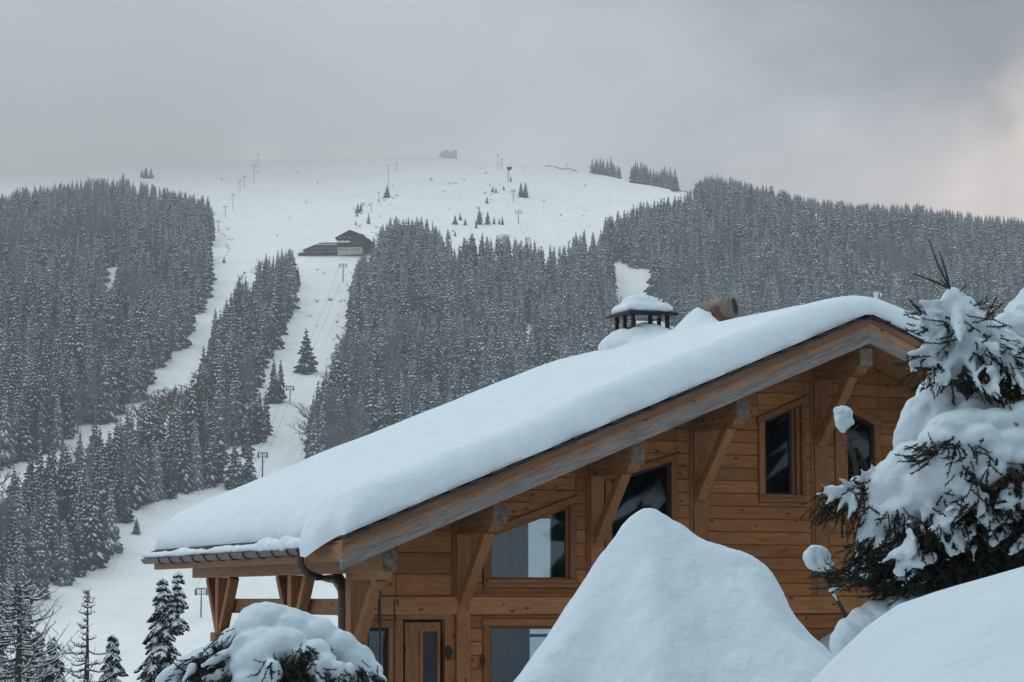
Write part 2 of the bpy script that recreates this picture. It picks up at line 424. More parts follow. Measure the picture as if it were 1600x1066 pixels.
M['far_glass'] = plain('far_glass', (0.02, 0.022, 0.025), 0.2)
# ------------------------------------------------------------------ terrain: one snow sheet from the camera's feet to the cloudy ridge
def _elev(px, py):
    r = ray(px, py); return r[2] / math.hypot(r[0], r[1])
NEAR = [(0, -1.75), (6, -1.8), (14, -2.2), (22, -2.7), (45, -3.4), (60, -6), (90, -13), (150, -24), (250, -29), (350, -26), (430, -19.5)]
# visible ground line in the photograph, column by column: (distance in metres, photo row)
COLS = {
    -900: [(500, 1035), (600, 975), (700, 845), (800, 730), (950, 610), (1200, 470), (1350, 410), (1550, 352), (1800, 300), (1980, 280), (2200, 290), (2500, 330)],
    0:    [(500, 1035), (600, 975), (700, 845), (800, 730), (950, 605), (1200, 460), (1350, 398), (1550, 342), (1800, 292), (1980, 272), (2200, 280), (2500, 320)],
    330:  [(500, 1035), (600, 978), (700, 842), (800, 718), (950, 595), (1200, 445), (1300, 402), (1550, 328), (1800, 272), (1980, 252), (2200, 256), (2500, 300)],
    640:  [(500, 1035), (600, 983), (700, 842), (800, 717), (950, 591), (1200, 442), (1300, 397), (1550, 316), (1800, 258), (1960, 241), (2200, 262), (2500, 310)],
    800:  [(500, 1035), (600, 983), (700, 842), (800, 722), (950, 598), (1200, 446), (1300, 400), (1550, 320), (1750, 266), (1850, 253), (2100, 275), (2500, 320)],
    960:  [(500, 1035), (600, 983), (700, 845), (800, 730), (950, 610), (1200, 452), (1300, 410), (1550, 320), (1700, 281), (1780, 272), (2100, 300), (2500, 350)],
    1085: [(500, 1035), (600, 983), (700, 850), (800, 740), (950, 615), (1200, 450), (1350, 368), (1480, 322), (1620, 299), (1900, 320), (2200, 345), (2500, 370)],
    1250: [(500, 1035), (600, 983), (700, 855), (800, 745), (950, 620), (1150, 460), (1300, 370), (1420, 333), (1500, 336), (1900, 380), (2200, 400), (2500, 420)],
    1600: [(500, 1035), (600, 983), (700, 860), (800, 755), (950, 630), (1150, 485), (1300, 400), (1420, 372), (1500, 376), (1900, 430), (2200, 450), (2500, 470)],
    2500: [(500, 1035), (600, 983), (700, 870), (800, 770), (950, 650), (1150, 520), (1300, 450), (1420, 420), (1500, 420), (1900, 450), (2200, 480), (2500, 500)],
}
RG = np.concatenate([np.arange(0, 60, 1.0), np.arange(60, 2520, 10.0)])
def _profiles():
    az, prof = [], []
    for px, tab in COLS.items():
        rr = [a for a, _ in NEAR] + [a for a, _ in tab]
        zz = [b for _, b in NEAR] + [a * _elev(px, b) for a, b in tab]
        z = np.interp(RG, rr, zz)
        far = RG > 60
        k = np.exp(-np.linspace(-2, 2, 9) ** 2); k /= k.sum()
        zs = np.convolve(np.pad(z, 4, mode='edge'), k, 'valid')
        z = np.where(far, zs, z)
        az.append(math.atan2(px - 800, F_PX * CP)); prof.append(z)
    return np.array(az), np.array(prof)
AZ, PROF = _profiles()
AZF = np.radians(np.arange(-16, 26.01, 0.5))
PF = np.stack([np.interp(AZF, AZ, PROF[:, i]) for i in range(len(RG))], 1)
kk = np.exp(-np.linspace(-2, 2, 7) ** 2); kk /= kk.sum()
PF = np.stack([np.convolve(np.pad(PF[:, i], 3, mode='edge'), kk, 'valid') for i in range(len(RG))], 1)
BANK_X = [0.2, 0.75, 1.0, 1.14, 1.26, 1.37, 1.5, 1.64, 1.83, 2.2, 3.0, 5.0, 9.0]
BANK_Z = [-1.5, -0.80, -0.36, -0.215, -0.105, -0.03, 0.012, 0.05, 0.105, 0.19, 0.26, 0.1, -1.0]
def ground(x, y):
    x = np.asarray(x, float); y = np.asarray(y, float)
    r = np.hypot(x, y); a = np.clip(np.arctan2(x, y), AZF[0], AZF[-1])
    ai = (a - AZF[0]) / (AZF[1] - AZF[0]); i0 = np.clip(ai.astype(int), 0, len(AZF) - 2); fa = ai - i0
    ri = np.interp(r, RG, np.arange(len(RG))); j0 = np.clip(ri.astype(int), 0, len(RG) - 2); fr = ri - j0
    z = (PF[i0, j0] * (1 - fr) + PF[i0, j0 + 1] * fr) * (1 - fa) + (PF[i0 + 1, j0] * (1 - fr) + PF[i0 + 1, j0 + 1] * fr) * fa
    z = z * np.where(r > 60, 1 - 0.75 * sstep(0.6, 1.3, np.abs(np.arctan2(x, y))), 1)
    far = sstep(350, 700, r)
    z = z + far * (fbm(x / 130, y / 130, 5) * 5.0 + fbm(x / 28, y / 28, 9) * 1.3 + fbm(x / 6, y / 6, 11, 2) * 0.25)
    # snow banked against the gable side of the house
    h = sstep(1.6, 5.0, x) * sstep(15, 24, y) * (1 - sstep(38, 46, y))
    z = z * (1 - h) + h * (-0.52 + 0.13 * (x - 4.0) * np.clip(y / 30, 0, 1) * 0.9)
    # ploughed bank at the right of the camera
    zs = np.interp(x * 8.3 / np.clip(y, 4.5, 9.5), BANK_X, BANK_Z)
    dy = y - 8.3
    b = zs - np.where(dy < 0, (dy / 5.2) ** 2, (dy / 2.3) ** 2) - np.where(y < 4.5, (4.5 - y) ** 2 * 0.25, 0)
    k = 0.12
    hh = np.clip(0.5 + 0.5 * (b - z) / k, 0, 1)
    near = r < 40
    zz = z * (1 - hh) + b * hh + k * hh * (1 - hh)
    z = np.where(near & (y > 0), zz, z)
    z = z + np.where(r < 60, fbm(x / 1.4, y / 1.4, 21) * 0.035 + fbm(x / 0.35, y / 0.35, 25, 2) * 0.006, 0)
    return z
def hit(px, py, r0=300, r1=2450):
    """where a photo pixel's line of sight meets the slope"""
    d = ray(px, py); d = d / d[1]
    t = np.linspace(r0, r1, 3000)
    x, y, z = d[0] * t, d[1] * t, d[2] * t
    h = ground(x, y) - z
    i = np.argmax(h > 0)
    if h[i] <= 0: i = np.argmax(h)
    return Vector((x[i], y[i], float(ground(x[i:i + 1], y[i:i + 1])[0])))
def build_ground():
    front = np.arange(-16, 16.01, 0.11)
    rest = np.concatenate([np.arange(-178, -16.5, 2.0), [], np.arange(17, 180, 2.0)])
    az = np.radians(np.sort(np.concatenate([front, rest])))
    rr = [1.0]
    while rr[-1] < 2480: rr.append(rr[-1] * 1.02 + 0.02)
    rr = np.array([0.05] + rr)
    R, A = np.meshgrid(rr, az, indexing='ij')
    X, Y = R * np.sin(A), R * np.cos(A)
    V = np.stack([X, Y, ground(X, Y)], -1)
    o = grid_obj('snow_ground', V, [M['snow_far'], M['snow_near']], close=True)
    n = len(az); mi = np.zeros(len(o.data.polygons), np.int32)
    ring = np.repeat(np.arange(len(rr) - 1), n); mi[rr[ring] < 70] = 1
    o.data.polygons.foreach_set('material_index', mi[:len(o.data.polygons)])
    tag(o, 'deep snow from the foreground bank across the valley up the ski hill', kind='structure')
build_ground()

# ------------------------------------------------------------------ the chalet
TH = math.radians(22.4)
r_ = ray(535, 838); P0 = Vector(r_ / r_[1] * 30); ZB = -2.9
chalet = empty('chalet', (P0.x, P0.y, 0), TH)     # local x along the gable, y back along the eaves, z up (eye level 0)
tag(chalet, 'large timber chalet with a snow-covered gable roof and braced overhanging purlins', 'chalet')
G = Vector((math.cos(TH), math.sin(TH), 0)); EV = Vector((-math.sin(TH), math.cos(TH), 0))
PG = Vector((P0.x, P0.y, 0))
def hw(s, L, z): return PG + G * s + EV * L + Vector((0, 0, z))
def wall_px(px, py, off):
    """photo pixel -> (s, z) on the plane parallel to the gable at depth off"""
    r = Vector(ray(px, py)); t = EV.dot(PG + EV * off) / EV.dot(r); q = r * t - PG
    return q.dot(G), q.z
def zr(s): return Z_EAVE + SLOPE * (S_RIDGE - abs(s - S_RIDGE))
WID = 2 * S_RIDGE; LEN = 10.1; WL = 1.5
PURL = [0.69, 2.24, 4.27, 5.90, 7.90, 9.86, 11.49, 13.52, 15.07]

def sheet(b, s0, s1, top, bot, y0, y1, mi=0):
    """slab that follows the roof slope between s0 and s1"""
    b.prism([(s0, zr(s0) + bot), (s1, zr(s1) + bot), (s1, zr(s1) + top), (s0, zr(s0) + top)], y0, y1, mi=mi)
# roof deck with rake tiles and eave tiles
deck = MB(); sheet(deck, 0.0, S_RIDGE, -0.05, -0.20, 0.035, LEN); sheet(deck, S_RIDGE, WID, -0.05, -0.20, 0.035, LEN)
roof = deck.build('roof', M['beam_y'], chalet)
random.seed(4)
for side in (0, 1):
    n = 27
    for i in range(n):
        a = i * S_RIDGE / n; b_ = a + S_RIDGE / n + 0.06
        if side: a, b_ = WID - b_, WID - a
        t = MB(); j = random.uniform(-0.03, 0.02); h = random.uniform(-0.006, 0.010)
        lo, hi = (a, b_) if not side else (b_, a)
        lift0, lift1 = 0.012 + h, -0.026 + h
        poly = [(lo, zr(lo) + lift0), (hi, zr(hi) + lift1), (hi, zr(hi) + lift1 - 0.022), (lo, zr(lo) + lift0 - 0.036)]
        t.prism(poly, -0.085 + j, 0.42)
        t.build('slate', M['slate'], roof)
for i in range(28):
    y0 = i * LEN / 28
    t = MB(); t.prism([(-0.07, zr(0) - 0.055), (0.40, zr(0.4) - 0.035), (0.40, zr(0.4) - 0.01), (-0.07, zr(0) - 0.02)], y0 + (0.43 if i == 0 else 0.006), y0 + LEN / 28 - 0.006)
    if i > 0: t.build('slate', M['slate'], roof)
# barge boards (weathered grey below, brown above) and the thin cap board over them
for side, (a, b_) in enumerate(((-0.02, S_RIDGE), (S_RIDGE, WID + 0.02))):
    t = MB(); sheet(t, a, b_, -0.075, -0.425, -0.025, 0.032); t.build('bargeboard', M['barge_l' if not side else 'barge_r'], chalet)
    t = MB(); sheet(t, a, b_, -0.040, -0.135, -0.060, -0.027); t.build('cap_board', M['cap_l' if not side else 'cap_r'], chalet)
# fascia along the left eave
t = MB(); t.box(-0.02, 0.02, 0.036, LEN - 0.1, 0.475, 0.70); t.build('fascia', M['beam_y'], chalet)
# purlins with corbels and diagonal braces
for i, s in enumerate(PURL):
    zc = zr(s) - 0.605
    long = i in (0, 8)
    t = MB(); t.beam((s, 0.13, zc), (s, LEN - 0.3 if long else 1.62, zc), 0.21, 0.27, ch=0.012); pu = t.build('purlin', M['beam_y'], chalet)
    t = MB(); t.prism([(s - 0.095, zc - 0.125), (s + 0.095, zc - 0.125), (s + 0.095, zc + 0.125), (s - 0.095, zc + 0.125)], 0.118, 0.135); t.build('end_grain', M['endgrain'], pu)
    # corbel under the purlin, its end cut back
    t = MB(); pr = [(0.34, -0.02), (0.24, -0.09), (0.24, -0.02)]
    y0, zb = 0.24, zc - 0.135
    prof = [(0.22, zb), (1.52, zb), (1.52, zb - 0.10), (0.36, zb - 0.10), (0.27, zb - 0.06)]
    n = len(prof); vs = [(s - 0.085, y, z) for y, z in prof] + [(s + 0.085, y, z) for y, z in prof]
    t.add(vs, [tuple(range(n)), tuple(range(2 * n - 1, n - 1, -1))] + [(k, n + k, n + (k + 1) % n, (k + 1) % n) for k in range(n)])
    t.build('corbel', M['beam_y'], pu)
    t = MB(); t.beam((s, 0.52, zb - 0.06), (s, 1.47, zb - 1.02), 0.145, 0.16, up=(0, 0, 1), ch=0.012); t.build('brace', M['post'], chalet)

# windows of the gable, glass outline (s, z) on the wall plane
def q(*pts): return [wall_px(px, py, WL) for px, py in pts]
W1 = q((765, 907), (890, 907), (890, 789), (765, 836))
W2 = q((955, 880), (1049, 880), (1049, 722), (955, 750))
W3 = q((1195, 774), (1240, 774), (1240, 638), (1195, 658))
W3b = (W3[0][0], W3[0][1])
d3 = W3[1][0] - W3[0][0]
W4 = [(2 * S_RIDGE - x + 0.06, z) for x, z in (W3[1], W3[0], W3[3], W3[2])]
W5 = q((765, 1120), (905, 1120), (905, 978), (765, 978))
W6 = q((572, 1120), (606, 1120), (606, 981), (572, 981))
DOOR = q((628, 1180), (694, 1180), (694, 968), (628, 968))
def rect(w): return min(p[0] for p in w), max(p[0] for p in w), min(p[1] for p in w), max(p[1] for p in w)
FR = 0.10                                         # casing width round the glass
REV = {id(W3): 0.20, id(W1): 0.10, id(W2): 0.12}
HOLES = []                                        # (s0, s1, z0, head line through (s0, zl), (s1, zr))
for w in (W1, W2, W3, W4, W5, W6, DOOR):
    fr_r = 0.20 if w in (W3,) else FR
    fr_l = 0.20 if w in (W4,) else FR
    (sa, zb), (sb, _), (_, zR), (_, zL) = w
    m = (zR - zL) / (sb - sa)
    HOLES.append((sa - fr_l, sb + fr_r, zb - FR, zL - m * fr_l + FR, zR + m * fr_r + FR))

# outer walls other than the planked gable (shell of the rooms), then planks as its pieces
shell = MB()
T = 0.12
def wallbox(s0, s1, y0, y1, z0, z1): shell.box(s0, s1, y0, y1, z0, z1)
wallbox(2.42, 2.54, 1.63, 7.0, -0.55, zr(2.42) - 0.22)                # side of the upper rooms on the loggia
wallbox(15.05, 15.17, 1.63, 7.0, ZB, zr(15.1) - 0.24)                  # right side
wallbox(0.62, 0.74, 1.63, 7.0, ZB, -0.62)                              # lower side wall
RW = (5.38, 6.02)                                                       # rear windows in line with the front ones
for s0, s1 in ((2.54, RW[0]), (RW[1], 15.05)):
    a = s0
    while a < s1 - 1e-6:
        b_ = min(s1, S_RIDGE if a < S_RIDGE else s1)
        shell.prism([(a, ZB), (b_, ZB), (b_, zr(b_) - 0.21), (a, zr(a) - 0.21)], 7.0, 7.12); a = b_
shell.prism([(RW[0], 1.75), (RW[1], 1.75), (RW[1], zr(RW[1]) - 0.21), (RW[0], zr(RW[0]) - 0.21)], 7.0, 7.12)
shell.box(RW[0], RW[1], 7.0, 7.12, -0.28, 0.2); shell.box(RW[0], RW[1], 7.0, 7.12, ZB, -1.55)
wallbox(0.74, 2.54, 7.0, 7.12, ZB, -0.62)
shell.box(0.74, 2.42, 1.63, 7.0, -0.62, -0.52); shell.box(2.54, 15.05, 1.63, 7.0, -0.22, -0.10)   # floors
shell.box(7.2, 7.3, 1.63, 7.0, -0.10, zr(7.2) - 0.25)                   # inner partition
shell.box(2.5, 2.56, 1.63, 7.0, ZB, -0.22)
wall = shell.build('wall', M['inside'], chalet)
posts = []
for s in PURL: posts.append((s - 0.10, s + 0.10))
def plank_pieces(s0, s1, z0, z1):
    polys = [[(s0, z0), (s1, z0), (s1, z1), (s0, z1)]]
    out = []
    for p in polys:
        lim = -0.212
        p = clip(p, -SLOPE, 1, Z_EAVE + lim); p = clip(p, SLOPE, 1, Z_EAVE + SLOPE * 2 * S_RIDGE + lim) if p else p
        if p: out.append(p)
    for (a, b, zb, zl, zrr) in HOLES:
        nxt = []
        for p in out:
            xs = [u[0] for u in p]; zs = [u[1] for u in p]
            m = (zrr - zl) / (b - a)
            if max(xs) <= a or min(xs) >= b or max(zs) <= zb: nxt.append(p); continue
            nxt.append(clip(p, 1, 0, a)); nxt.append(clip(p, -1, 0, -b))
            mid = clip(clip(p, -1, 0, -a) or [], 1, 0, b)
            if mid:
                nxt.append(clip(mid, m, -1, m * a - zl)); nxt.append(clip(mid, 0, 1, zb))
        out = [p for p in nxt if p and poly_area(p) > 0.0015]
    return out
BEAM_Z0, BEAM_Z1 = -0.225, 0.03
random.seed(8)
bays = [(0.80, PURL[1] - 0.10)] + [(PURL[k] + 0.10, PURL[k + 1] - 0.10) for k in range(1, 8)]
for (a, b) in bays:
    for up in (True, False):
        if not up and a > PURL[2]: continue
        z = BEAM_Z1 if up else BEAM_Z0
        hgt = 0.186 if a > 2 else 0.30
        k = 0
        while (z < 4 if up else z > ZB):
            z0, z1 = (z, z + hgt) if up else (z - hgt, z)
            cuts = [a + 0.001, b - 0.001]
            for (s0, s1) in zip(cuts[:-1], cuts[1:]):
                for p in plank_pieces(s0, s1, z0 + 0.0015, z1 - 0.0015):
                    t = MB(); j = random.uniform(-0.003, 0.003)
                    t.prism(p, WL + j, WL + 0.12, inset=0.010, depth=0.012)
                    t.build('plank', M['plank'], wall)
            z = z1 if up else z0; k += 1
for s0, s1 in ((PURL[2] + 0.102, 8.3), (8.3, 12.1), (12.1, 15.17)):      # ground floor boards right of the middle post
    z = BEAM_Z0
    while z > ZB:
        for p in plank_pieces(s0, s1, z - 0.2145, z - 0.0015):
            t = MB(); t.prism(p, WL + random.uniform(-.003, .003), WL + 0.12, inset=0.010, depth=0.012); t.build('plank', M['plank'], wall)
        z -= 0.216
# posts, floor beam
for i, (a, b) in enumerate(posts):
    s = (a + b) / 2
    t = MB(); z1 = zr(s) - 0.60
    if i == 0: t.box(0.60, 0.84, WL - 0.07, WL + 0.17, ZB, z1)
    else: t.box(a, b, WL - 0.045, WL + 0.119, ZB if i in (1, 2) else BEAM_Z1 + 0.002, z1)
    po = t.build('post', M['post'], chalet)
    if i in (1,):
        t = MB(); t.tube([(s - 0.0, WL - 0.062, -0.005), (s - 0.0, WL - 0.044, -0.005)], 0.034, 14); bo = t.build('bolt_cap', M['bolt'], po)
        t = MB(); t.tube([(s - 0.0, WL - 0.069, -0.005), (s - 0.0, WL - 0.061, -0.005)], 0.012, 8); t.build('bolt', M['iron'], bo)
    if 0 < i < 8 :
        # slim battens either side of each post
        for sg in (-1, 1):
            zz0 = BEAM_Z1 + 0.004
            if any(h[0] - 0.03 < s + sg * 0.125 < h[1] + 0.03 and h[2] < 2 and h[2] > -0.3 for h in HOLES[:4]): continue
            t = MB(); t.box(s + sg * 0.125 - 0.024, s + sg * 0.125 + 0.024, WL - 0.022, WL + 0.004, zz0, z1 - 0.05); t.build('batten', M['trim_z'], po)
for a, b in ((0.842, PURL[1] - 0.102), (PURL[1] + 0.102, PURL[2] - 0.102), (PURL[2] + 0.102, 15.17)):
    t = MB(); t.beam(((a), WL + 0.03, (BEAM_Z0 + BEAM_Z1) / 2), (b, WL + 0.03, (BEAM_Z0 + BEAM_Z1) / 2), 0.15, BEAM_Z1 - BEAM_Z0 - 0.004, ch=0.012)
    t.build('floor_beam', M['beam_x'], chalet)
# sill of the cladding above the floor beam
t = MB(); t.prism([(2.36, 0.032), (7.2, 0.032), (7.2, 0.058), (2.36, 0.058)], WL - 0.055, WL + 0.0); t.build('drip_rail', M['trim'], chalet)

def casing(w, name='window', left=FR, right=FR, glass='glass', deep=0.09, sill=True, parent=chalet, steps=1):
    (sa, zb), (sb, _), (_, zR), (_, zL) = w
    m = (zR - zL) / (sb - sa)
    o = [(sa - left, zb - FR), (sb + right, zb - FR), (sb + right, zR + m * right + FR), (sa - left, zL - m * left + FR)]
    t = MB(); g = 0.003
    y0, y1 = WL - 0.035, WL + 0.10
    # casing boards: bottom, head, left, right
    t.prism([(o[0][0], o[0][1]), (o[1][0], o[1][1]), (o[1][0], zb), (o[0][0], zb)], y0, y1, 0.006, 0.006)
    win = t.build(name, M['trim'], parent); t = MB()
    t.prism([(o[3][0] - 0.02, o[3][1] - FR - m * 0.02), (o[2][0] + 0.02, o[2][1] - FR + m * 0.02), (o[2][0] + 0.02, o[2][1] + m * 0.02), (o[3][0] - 0.02, o[3][1] - m * 0.02)], y0 - 0.006, y1, 0.006, 0.006); t.build('head_board', M['trim'], win)
    t = MB()
    t.prism([(o[0][0], zb + g), (sa, zb + g), (sa, zL - g), (o[0][0], o[3][1] - FR - g)], y0 + 0.002, y1, 0.006, 0.006); t.build('jamb', M['trim_z'], win)
    # the right jamb may be a deep stepped reveal
    k = 3 if right > 0.15 else 1
    for i in range(k):
        a = sb + right * i / k + (0.004 if i else 0); b = sb + right * (i + 1) / k
        t = MB(); yy = y0 + 0.002 + (0.05 * (k - 1 - i) if k > 1 else 0)
        t.prism([(a, zb + g), (b, zb + g), (b, zR + m * (b - sb) - g), (a, zR + m * (a - sb) - g)], yy, y1, 0.005, 0.005); t.build('jamb', M['trim_z'], win)
    # sash frame and pane
    f = 0.045
    inner = [(sa + f, zb + f), (sb - f, zb + f), (sb - f, zR - f - m * f), (sa + f, zL - f + m * f)]
    outer = [(sa, zb), (sb, zb), (sb, zR), (sa, zL)]
    t = MB()
    for i in range(4):
        jx = (i + 1) % 4
        t.prism([outer[i], outer[jx], inner[jx], inner[i]], WL + 0.03, WL + 0.075)
    t.build('sash', M['trim_z'] if deep < 0.1 else M['iron'], win)
    t = MB(); t.prism(inner, WL + 0.052, WL + 0.058); t.build('pane', M[glass], win)
    if sill:
        t = MB(); t.box(sa - left * 0.6, sb + right * 0.6, WL - 0.07, WL - 0.037, zb - 0.03, zb + 0.012); t.build('sill', M['trim'], win)
    return win
casing(W1); casing(W2, deep=0.2); casing(W3, right=0.20, glass='glass_blue', deep=0.2); casing(W4, left=0.20, glass='glass_blue', deep=0.2)
casing(W5); casing(W6, deep=0.2)
# door
(sa, zb), (sb, _), (_, zt), _ = DOOR
t = MB(); t.box(sa + 0.05, sb - 0.05, WL + 0.03, WL + 0.08, ZB, zt - 0.04); door = t.build('door', M['post'], chalet)
t = MB(); t.box(sa - FR, sb + FR, WL - 0.03, WL + 0.1, zt + 0.002, zt + FR); t.box(sa - FR, sa, WL - 0.028, WL + 0.1, ZB, zt); t.box(sb, sb + FR, WL - 0.028, WL + 0.1, ZB, zt); t.build('door_frame', M['trim_z'], door)
t = MB(); t.box(sa + 0.30, sb - 0.10, WL + 0.022, WL + 0.029, ZB + 0.2, zt - 0.16); t.build('pane', M['far_glass'], door)
t = MB(); 
for x0, x1 in ((sa + 0.25, sa + 0.30), (sb - 0.10, sb - 0.06)): t.box(x0, x1, WL + 0.005, WL + 0.03, ZB + 0.2, zt - 0.12)
t.box(sa + 0.302, sb - 0.102, WL + 0.006, WL + 0.03, zt - 0.16, zt - 0.12); t.build('panel_frame', M['trim_z'], door)
hs, hz = wall_px(699, 1020, WL)
t = MB(); t.box(hs - 0.03, hs + 0.03, WL - 0.05, WL - 0.03, hz - 0.09, hz + 0.09); t.box(hs - 0.06, hs + 0.04, WL - 0.10, WL - 0.05, hz - 0.03, hz + 0.03); t.box(hs - 0.045, hs + 0.03, WL - 0.09, WL - 0.05, hz + 0.03, hz + 0.06); t.build('door_handle', M['iron'], door)
hs, hz = wall_px(752, 1032, WL)
t = MB()
for dx in (-0.025, 0.025): t.box(hs + dx - 0.009, hs + dx + 0.009, WL - 0.055, WL - 0.036, hz - 0.05, hz + 0.05)
t.box(hs - 0.016, hs + 0.016, WL - 0.052, WL - 0.036, hz - 0.008, hz + 0.008); t.build('shutter_catch', M['iron'], chalet)
# rear panes in line with the front windows
for z0, z1 in ((0.2, 1.75), (-1.55, -0.28)):
    t = MB(); f = 0.05
    t.box(RW[0], RW[1], 7.03, 7.09, z0, z0 + f); t.box(RW[0], RW[1], 7.03, 7.09, z1 - f, z1); t.box(RW[0], RW[0] + f, 7.03, 7.09, z0 + f, z1 - f); t.box(RW[1] - f, RW[1], 7.03, 7.09, z0 + f, z1 - f)
    t.box(RW[0] + f, RW[1] - f, 7.04, 7.08, z0 + (z1 - z0) * 0.72, z0 + (z1 - z0) * 0.72 + 0.05)
    rwin = t.build('rear_window', M['trim_z'], chalet)
    t = MB(); t.box(RW[0] + f, RW[1] - f, 7.055, 7.06, z0 + f, z1 - f); t.build('pane', M['glass'], rwin)

# loggia under the left eave: posts with V braces, rail
def along(px, s, z):
    """depth L on the line (s, z) that projects to photo column px"""
    best = min(np.linspace(0, 12, 1201), key=lambda L: abs(proj(*hw(s, L, z))[0] - px)); return float(best)
LP = [along(347, 0.69, 0.1), along(461, 0.69, 0.1)]
for L in LP:
    t = MB(); t.box(0.60, 0.78, L - 0.09, L + 0.09, ZB, zr(0.69) - 0.745); po = t.build('post', M['post'], chalet)
    for sg in (-1, 1):
        t = MB(); t.beam((0.69, L + sg * 0.09, -0.52), (0.69, L + sg * 0.70, 0.335), 0.13, 0.15, up=(1, 0, 0), ch=0.01); t.build('brace', M['post'], po)
t = MB(); t.beam((0.72, WL + 0.1, -0.12), (0.72, WL + 1.0, 0.33), 0.12, 0.14, up=(1, 0, 0)); t.build('brace', M['post'], chalet)
t = MB(); t.box(0.80, 0.86, 1.75, LP[0] + 0.3, -0.235, -0.005); t.build('rail', M['beam_y'], chalet)
t = MB(); t.box(0.60, 2.42, 7.13, LP[0] + 0.35, -0.72, -0.55); t.build('balcony_floor', M['beam_y'], chalet)

# gutter with brackets, end cap and the bent down pipe
GX, GZ, GR = -0.125, 0.655, 0.085
GL0 = along(468, GX, 0.62)
t = MB(); seg = 10
ring = [(GX + GR * math.cos(math.pi + math.pi * k / seg), GZ + GR * math.sin(math.pi + math.pi * k / seg)) for k in range(seg + 1)]
ring2 = [(GX + (GR - 0.008) * math.cos(math.pi + math.pi * k / seg), GZ + (GR - 0.008) * math.sin(math.pi + math.pi * k / seg)) for k in range(seg, -1, -1)]
prof = ring + ring2; n = len(prof)
vs = [(x, y, z) for y in (GL0 - 0.12, LEN + 0.06) for x, z in prof]
t.add(vs, [(k, (k + 1) % n, n + (k + 1) % n, n + k) for k in range(n)], smooth=False)
gut = t.build('gutter', M['gutter'], chalet)
for y in (GL0 - 0.12, LEN + 0.05):
    t = MB(); vs = [(x, y, z) for x, z in ring] + [(x, y + 0.01, z) for x, z in ring]; n2 = len(ring)
    t.add(vs, [tuple(range(n2)), tuple(range(2 * n2 - 1, n2 - 1, -1))] + [(k, k + 1, n2 + k + 1, n2 + k) for k in range(n2 - 1)]); t.build('end_cap', M['gutter'], gut)
for i in range(11):
    y = GL0 + 0.3 + i * 0.72
    if y > LEN: break
    t = MB(); pts = [(GX + (GR + 0.008) * math.cos(math.pi + math.pi * k / 8), y, GZ + (GR + 0.008) * math.sin(math.pi + math.pi * k / 8)) for k in range(9)]
    t.tube([(0.0, y, GZ + 0.03)] + pts[::-1], 0.011, 6); t.build('bracket', M['gutter'], gut)
def dp(px, py, L):
    s, z = wall_px(px, py, L); return Vector((s, L, z))
pp = [Vector((GX, GL0, GZ - 0.03)), dp(470, 884, GL0 - 0.02), dp(480, 896, GL0 - 0.05), dp(496, 902, 2.0), dp(512, 904, 1.75), dp(524, 906, 1.6), dp(532, 914, 1.42), dp(534, 930, 1.36), dp(534, 960, 1.36), dp(535, 1100, 1.36)]
t = MB(); t.tube(pp, 0.052, 12); pipe = t.build('downpipe', M['gutter'], chalet)
for k in (5, 8):
    t = MB(); a = pp[k]; d = (pp[min(k + 1, len(pp) - 1)] - pp[k - 1]).normalized(); t.tube([a - d * 0.025, a + d * 0.025], 0.060, 12); t.build('pipe_clamp', M['gutter'], pipe)

# chimney with a slab hood on stub legs, and the clay chimney with a half-round cowl
ch_s, ch_L = 7.55, along(1003, 7.55, 4.9)
zc = zr(ch_s)
t = MB()
for k in range(1): t.prism([(ch_s - 0.36, zc - 0.3), (ch_s + 0.36, zc - 0.3), (ch_s + 0.36, zc + 0.63), (ch_s - 0.36, zc + 0.63)], ch_L - 0.36, ch_L + 0.36)
chim = t.build('chimney', M['slate'], chalet)
z0 = zc + 0.63
for dx in (-0.32, 0.0, 0.32):
    for dy in (-0.32, 0.0, 0.32):
        if dx == 0 and dy == 0: continue
        t = MB(); t.box(ch_s + dx - 0.028, ch_s + dx + 0.028, ch_L + dy - 0.028, ch_L + dy + 0.028, z0, z0 + 0.20); t.build('hood_leg', M['iron'], chim)
HOOD_Z = z0 + 0.20
t = MB(); n = 4
rings = [(0.46, HOOD_Z), (0.46, HOOD_Z + 0.045), (0.30, HOOD_Z + 0.12)]
vs = [(ch_s + sx * r, ch_L + sy * r, z) for r, z in rings for sx, sy in ((-1, -1), (1, -1), (1, 1), (-1, 1))]
t.add(vs, [(0, 3, 2, 1), (8, 9, 10, 11)] + [(a * 4 + k, a * 4 + (k + 1) % 4, a * 4 + 4 + (k + 1) % 4, a * 4 + 4 + k) for a in (0, 1) for k in range(4)])
t.build('hood', M['iron'], chim)
c2s = 8.25; c2L = along(1124, c2s, 4.6); z2 = zr(c2s)
t = MB(); t.box(c2s - 0.19, c2s + 0.19, c2L - 0.19, c2L + 0.19, z2 - 0.3, z2 + 0.86); clay = t.build('clay_chimney', M['clay'], chalet)
t = MB(); RC = 0.175
pts = [(c2s - 0.20, c2L + 0.20, z2 + 0.80), (c2s + 0.17, c2L - 0.24, z2 + 0.87)]
A, B = Vector(pts[0]), Vector(pts[1]); d = (B - A).normalized(); r = d.cross(Vector((0, 0, 1))).normalized(); u = r.cross(d)
seg = 16; vs = []
for P in (A, B):
    for rad in (RC, RC - 0.025):
        for k in range(seg): vs.append(P + (r * math.cos(2 * math.pi * k / seg) + u * math.sin(2 * math.pi * k / seg)) * rad)
fs = []
for k in range(seg):
    k2 = (k + 1) % seg
    fs += [(k, k2, 2 * seg + k2, 2 * seg + k), (seg + k, 3 * seg + k, 3 * seg + k2, seg + k2), (k, seg + k, seg + k2, k2), (2 * seg + k, 2 * seg + k2, 3 * seg + k2, 3 * seg + k)]
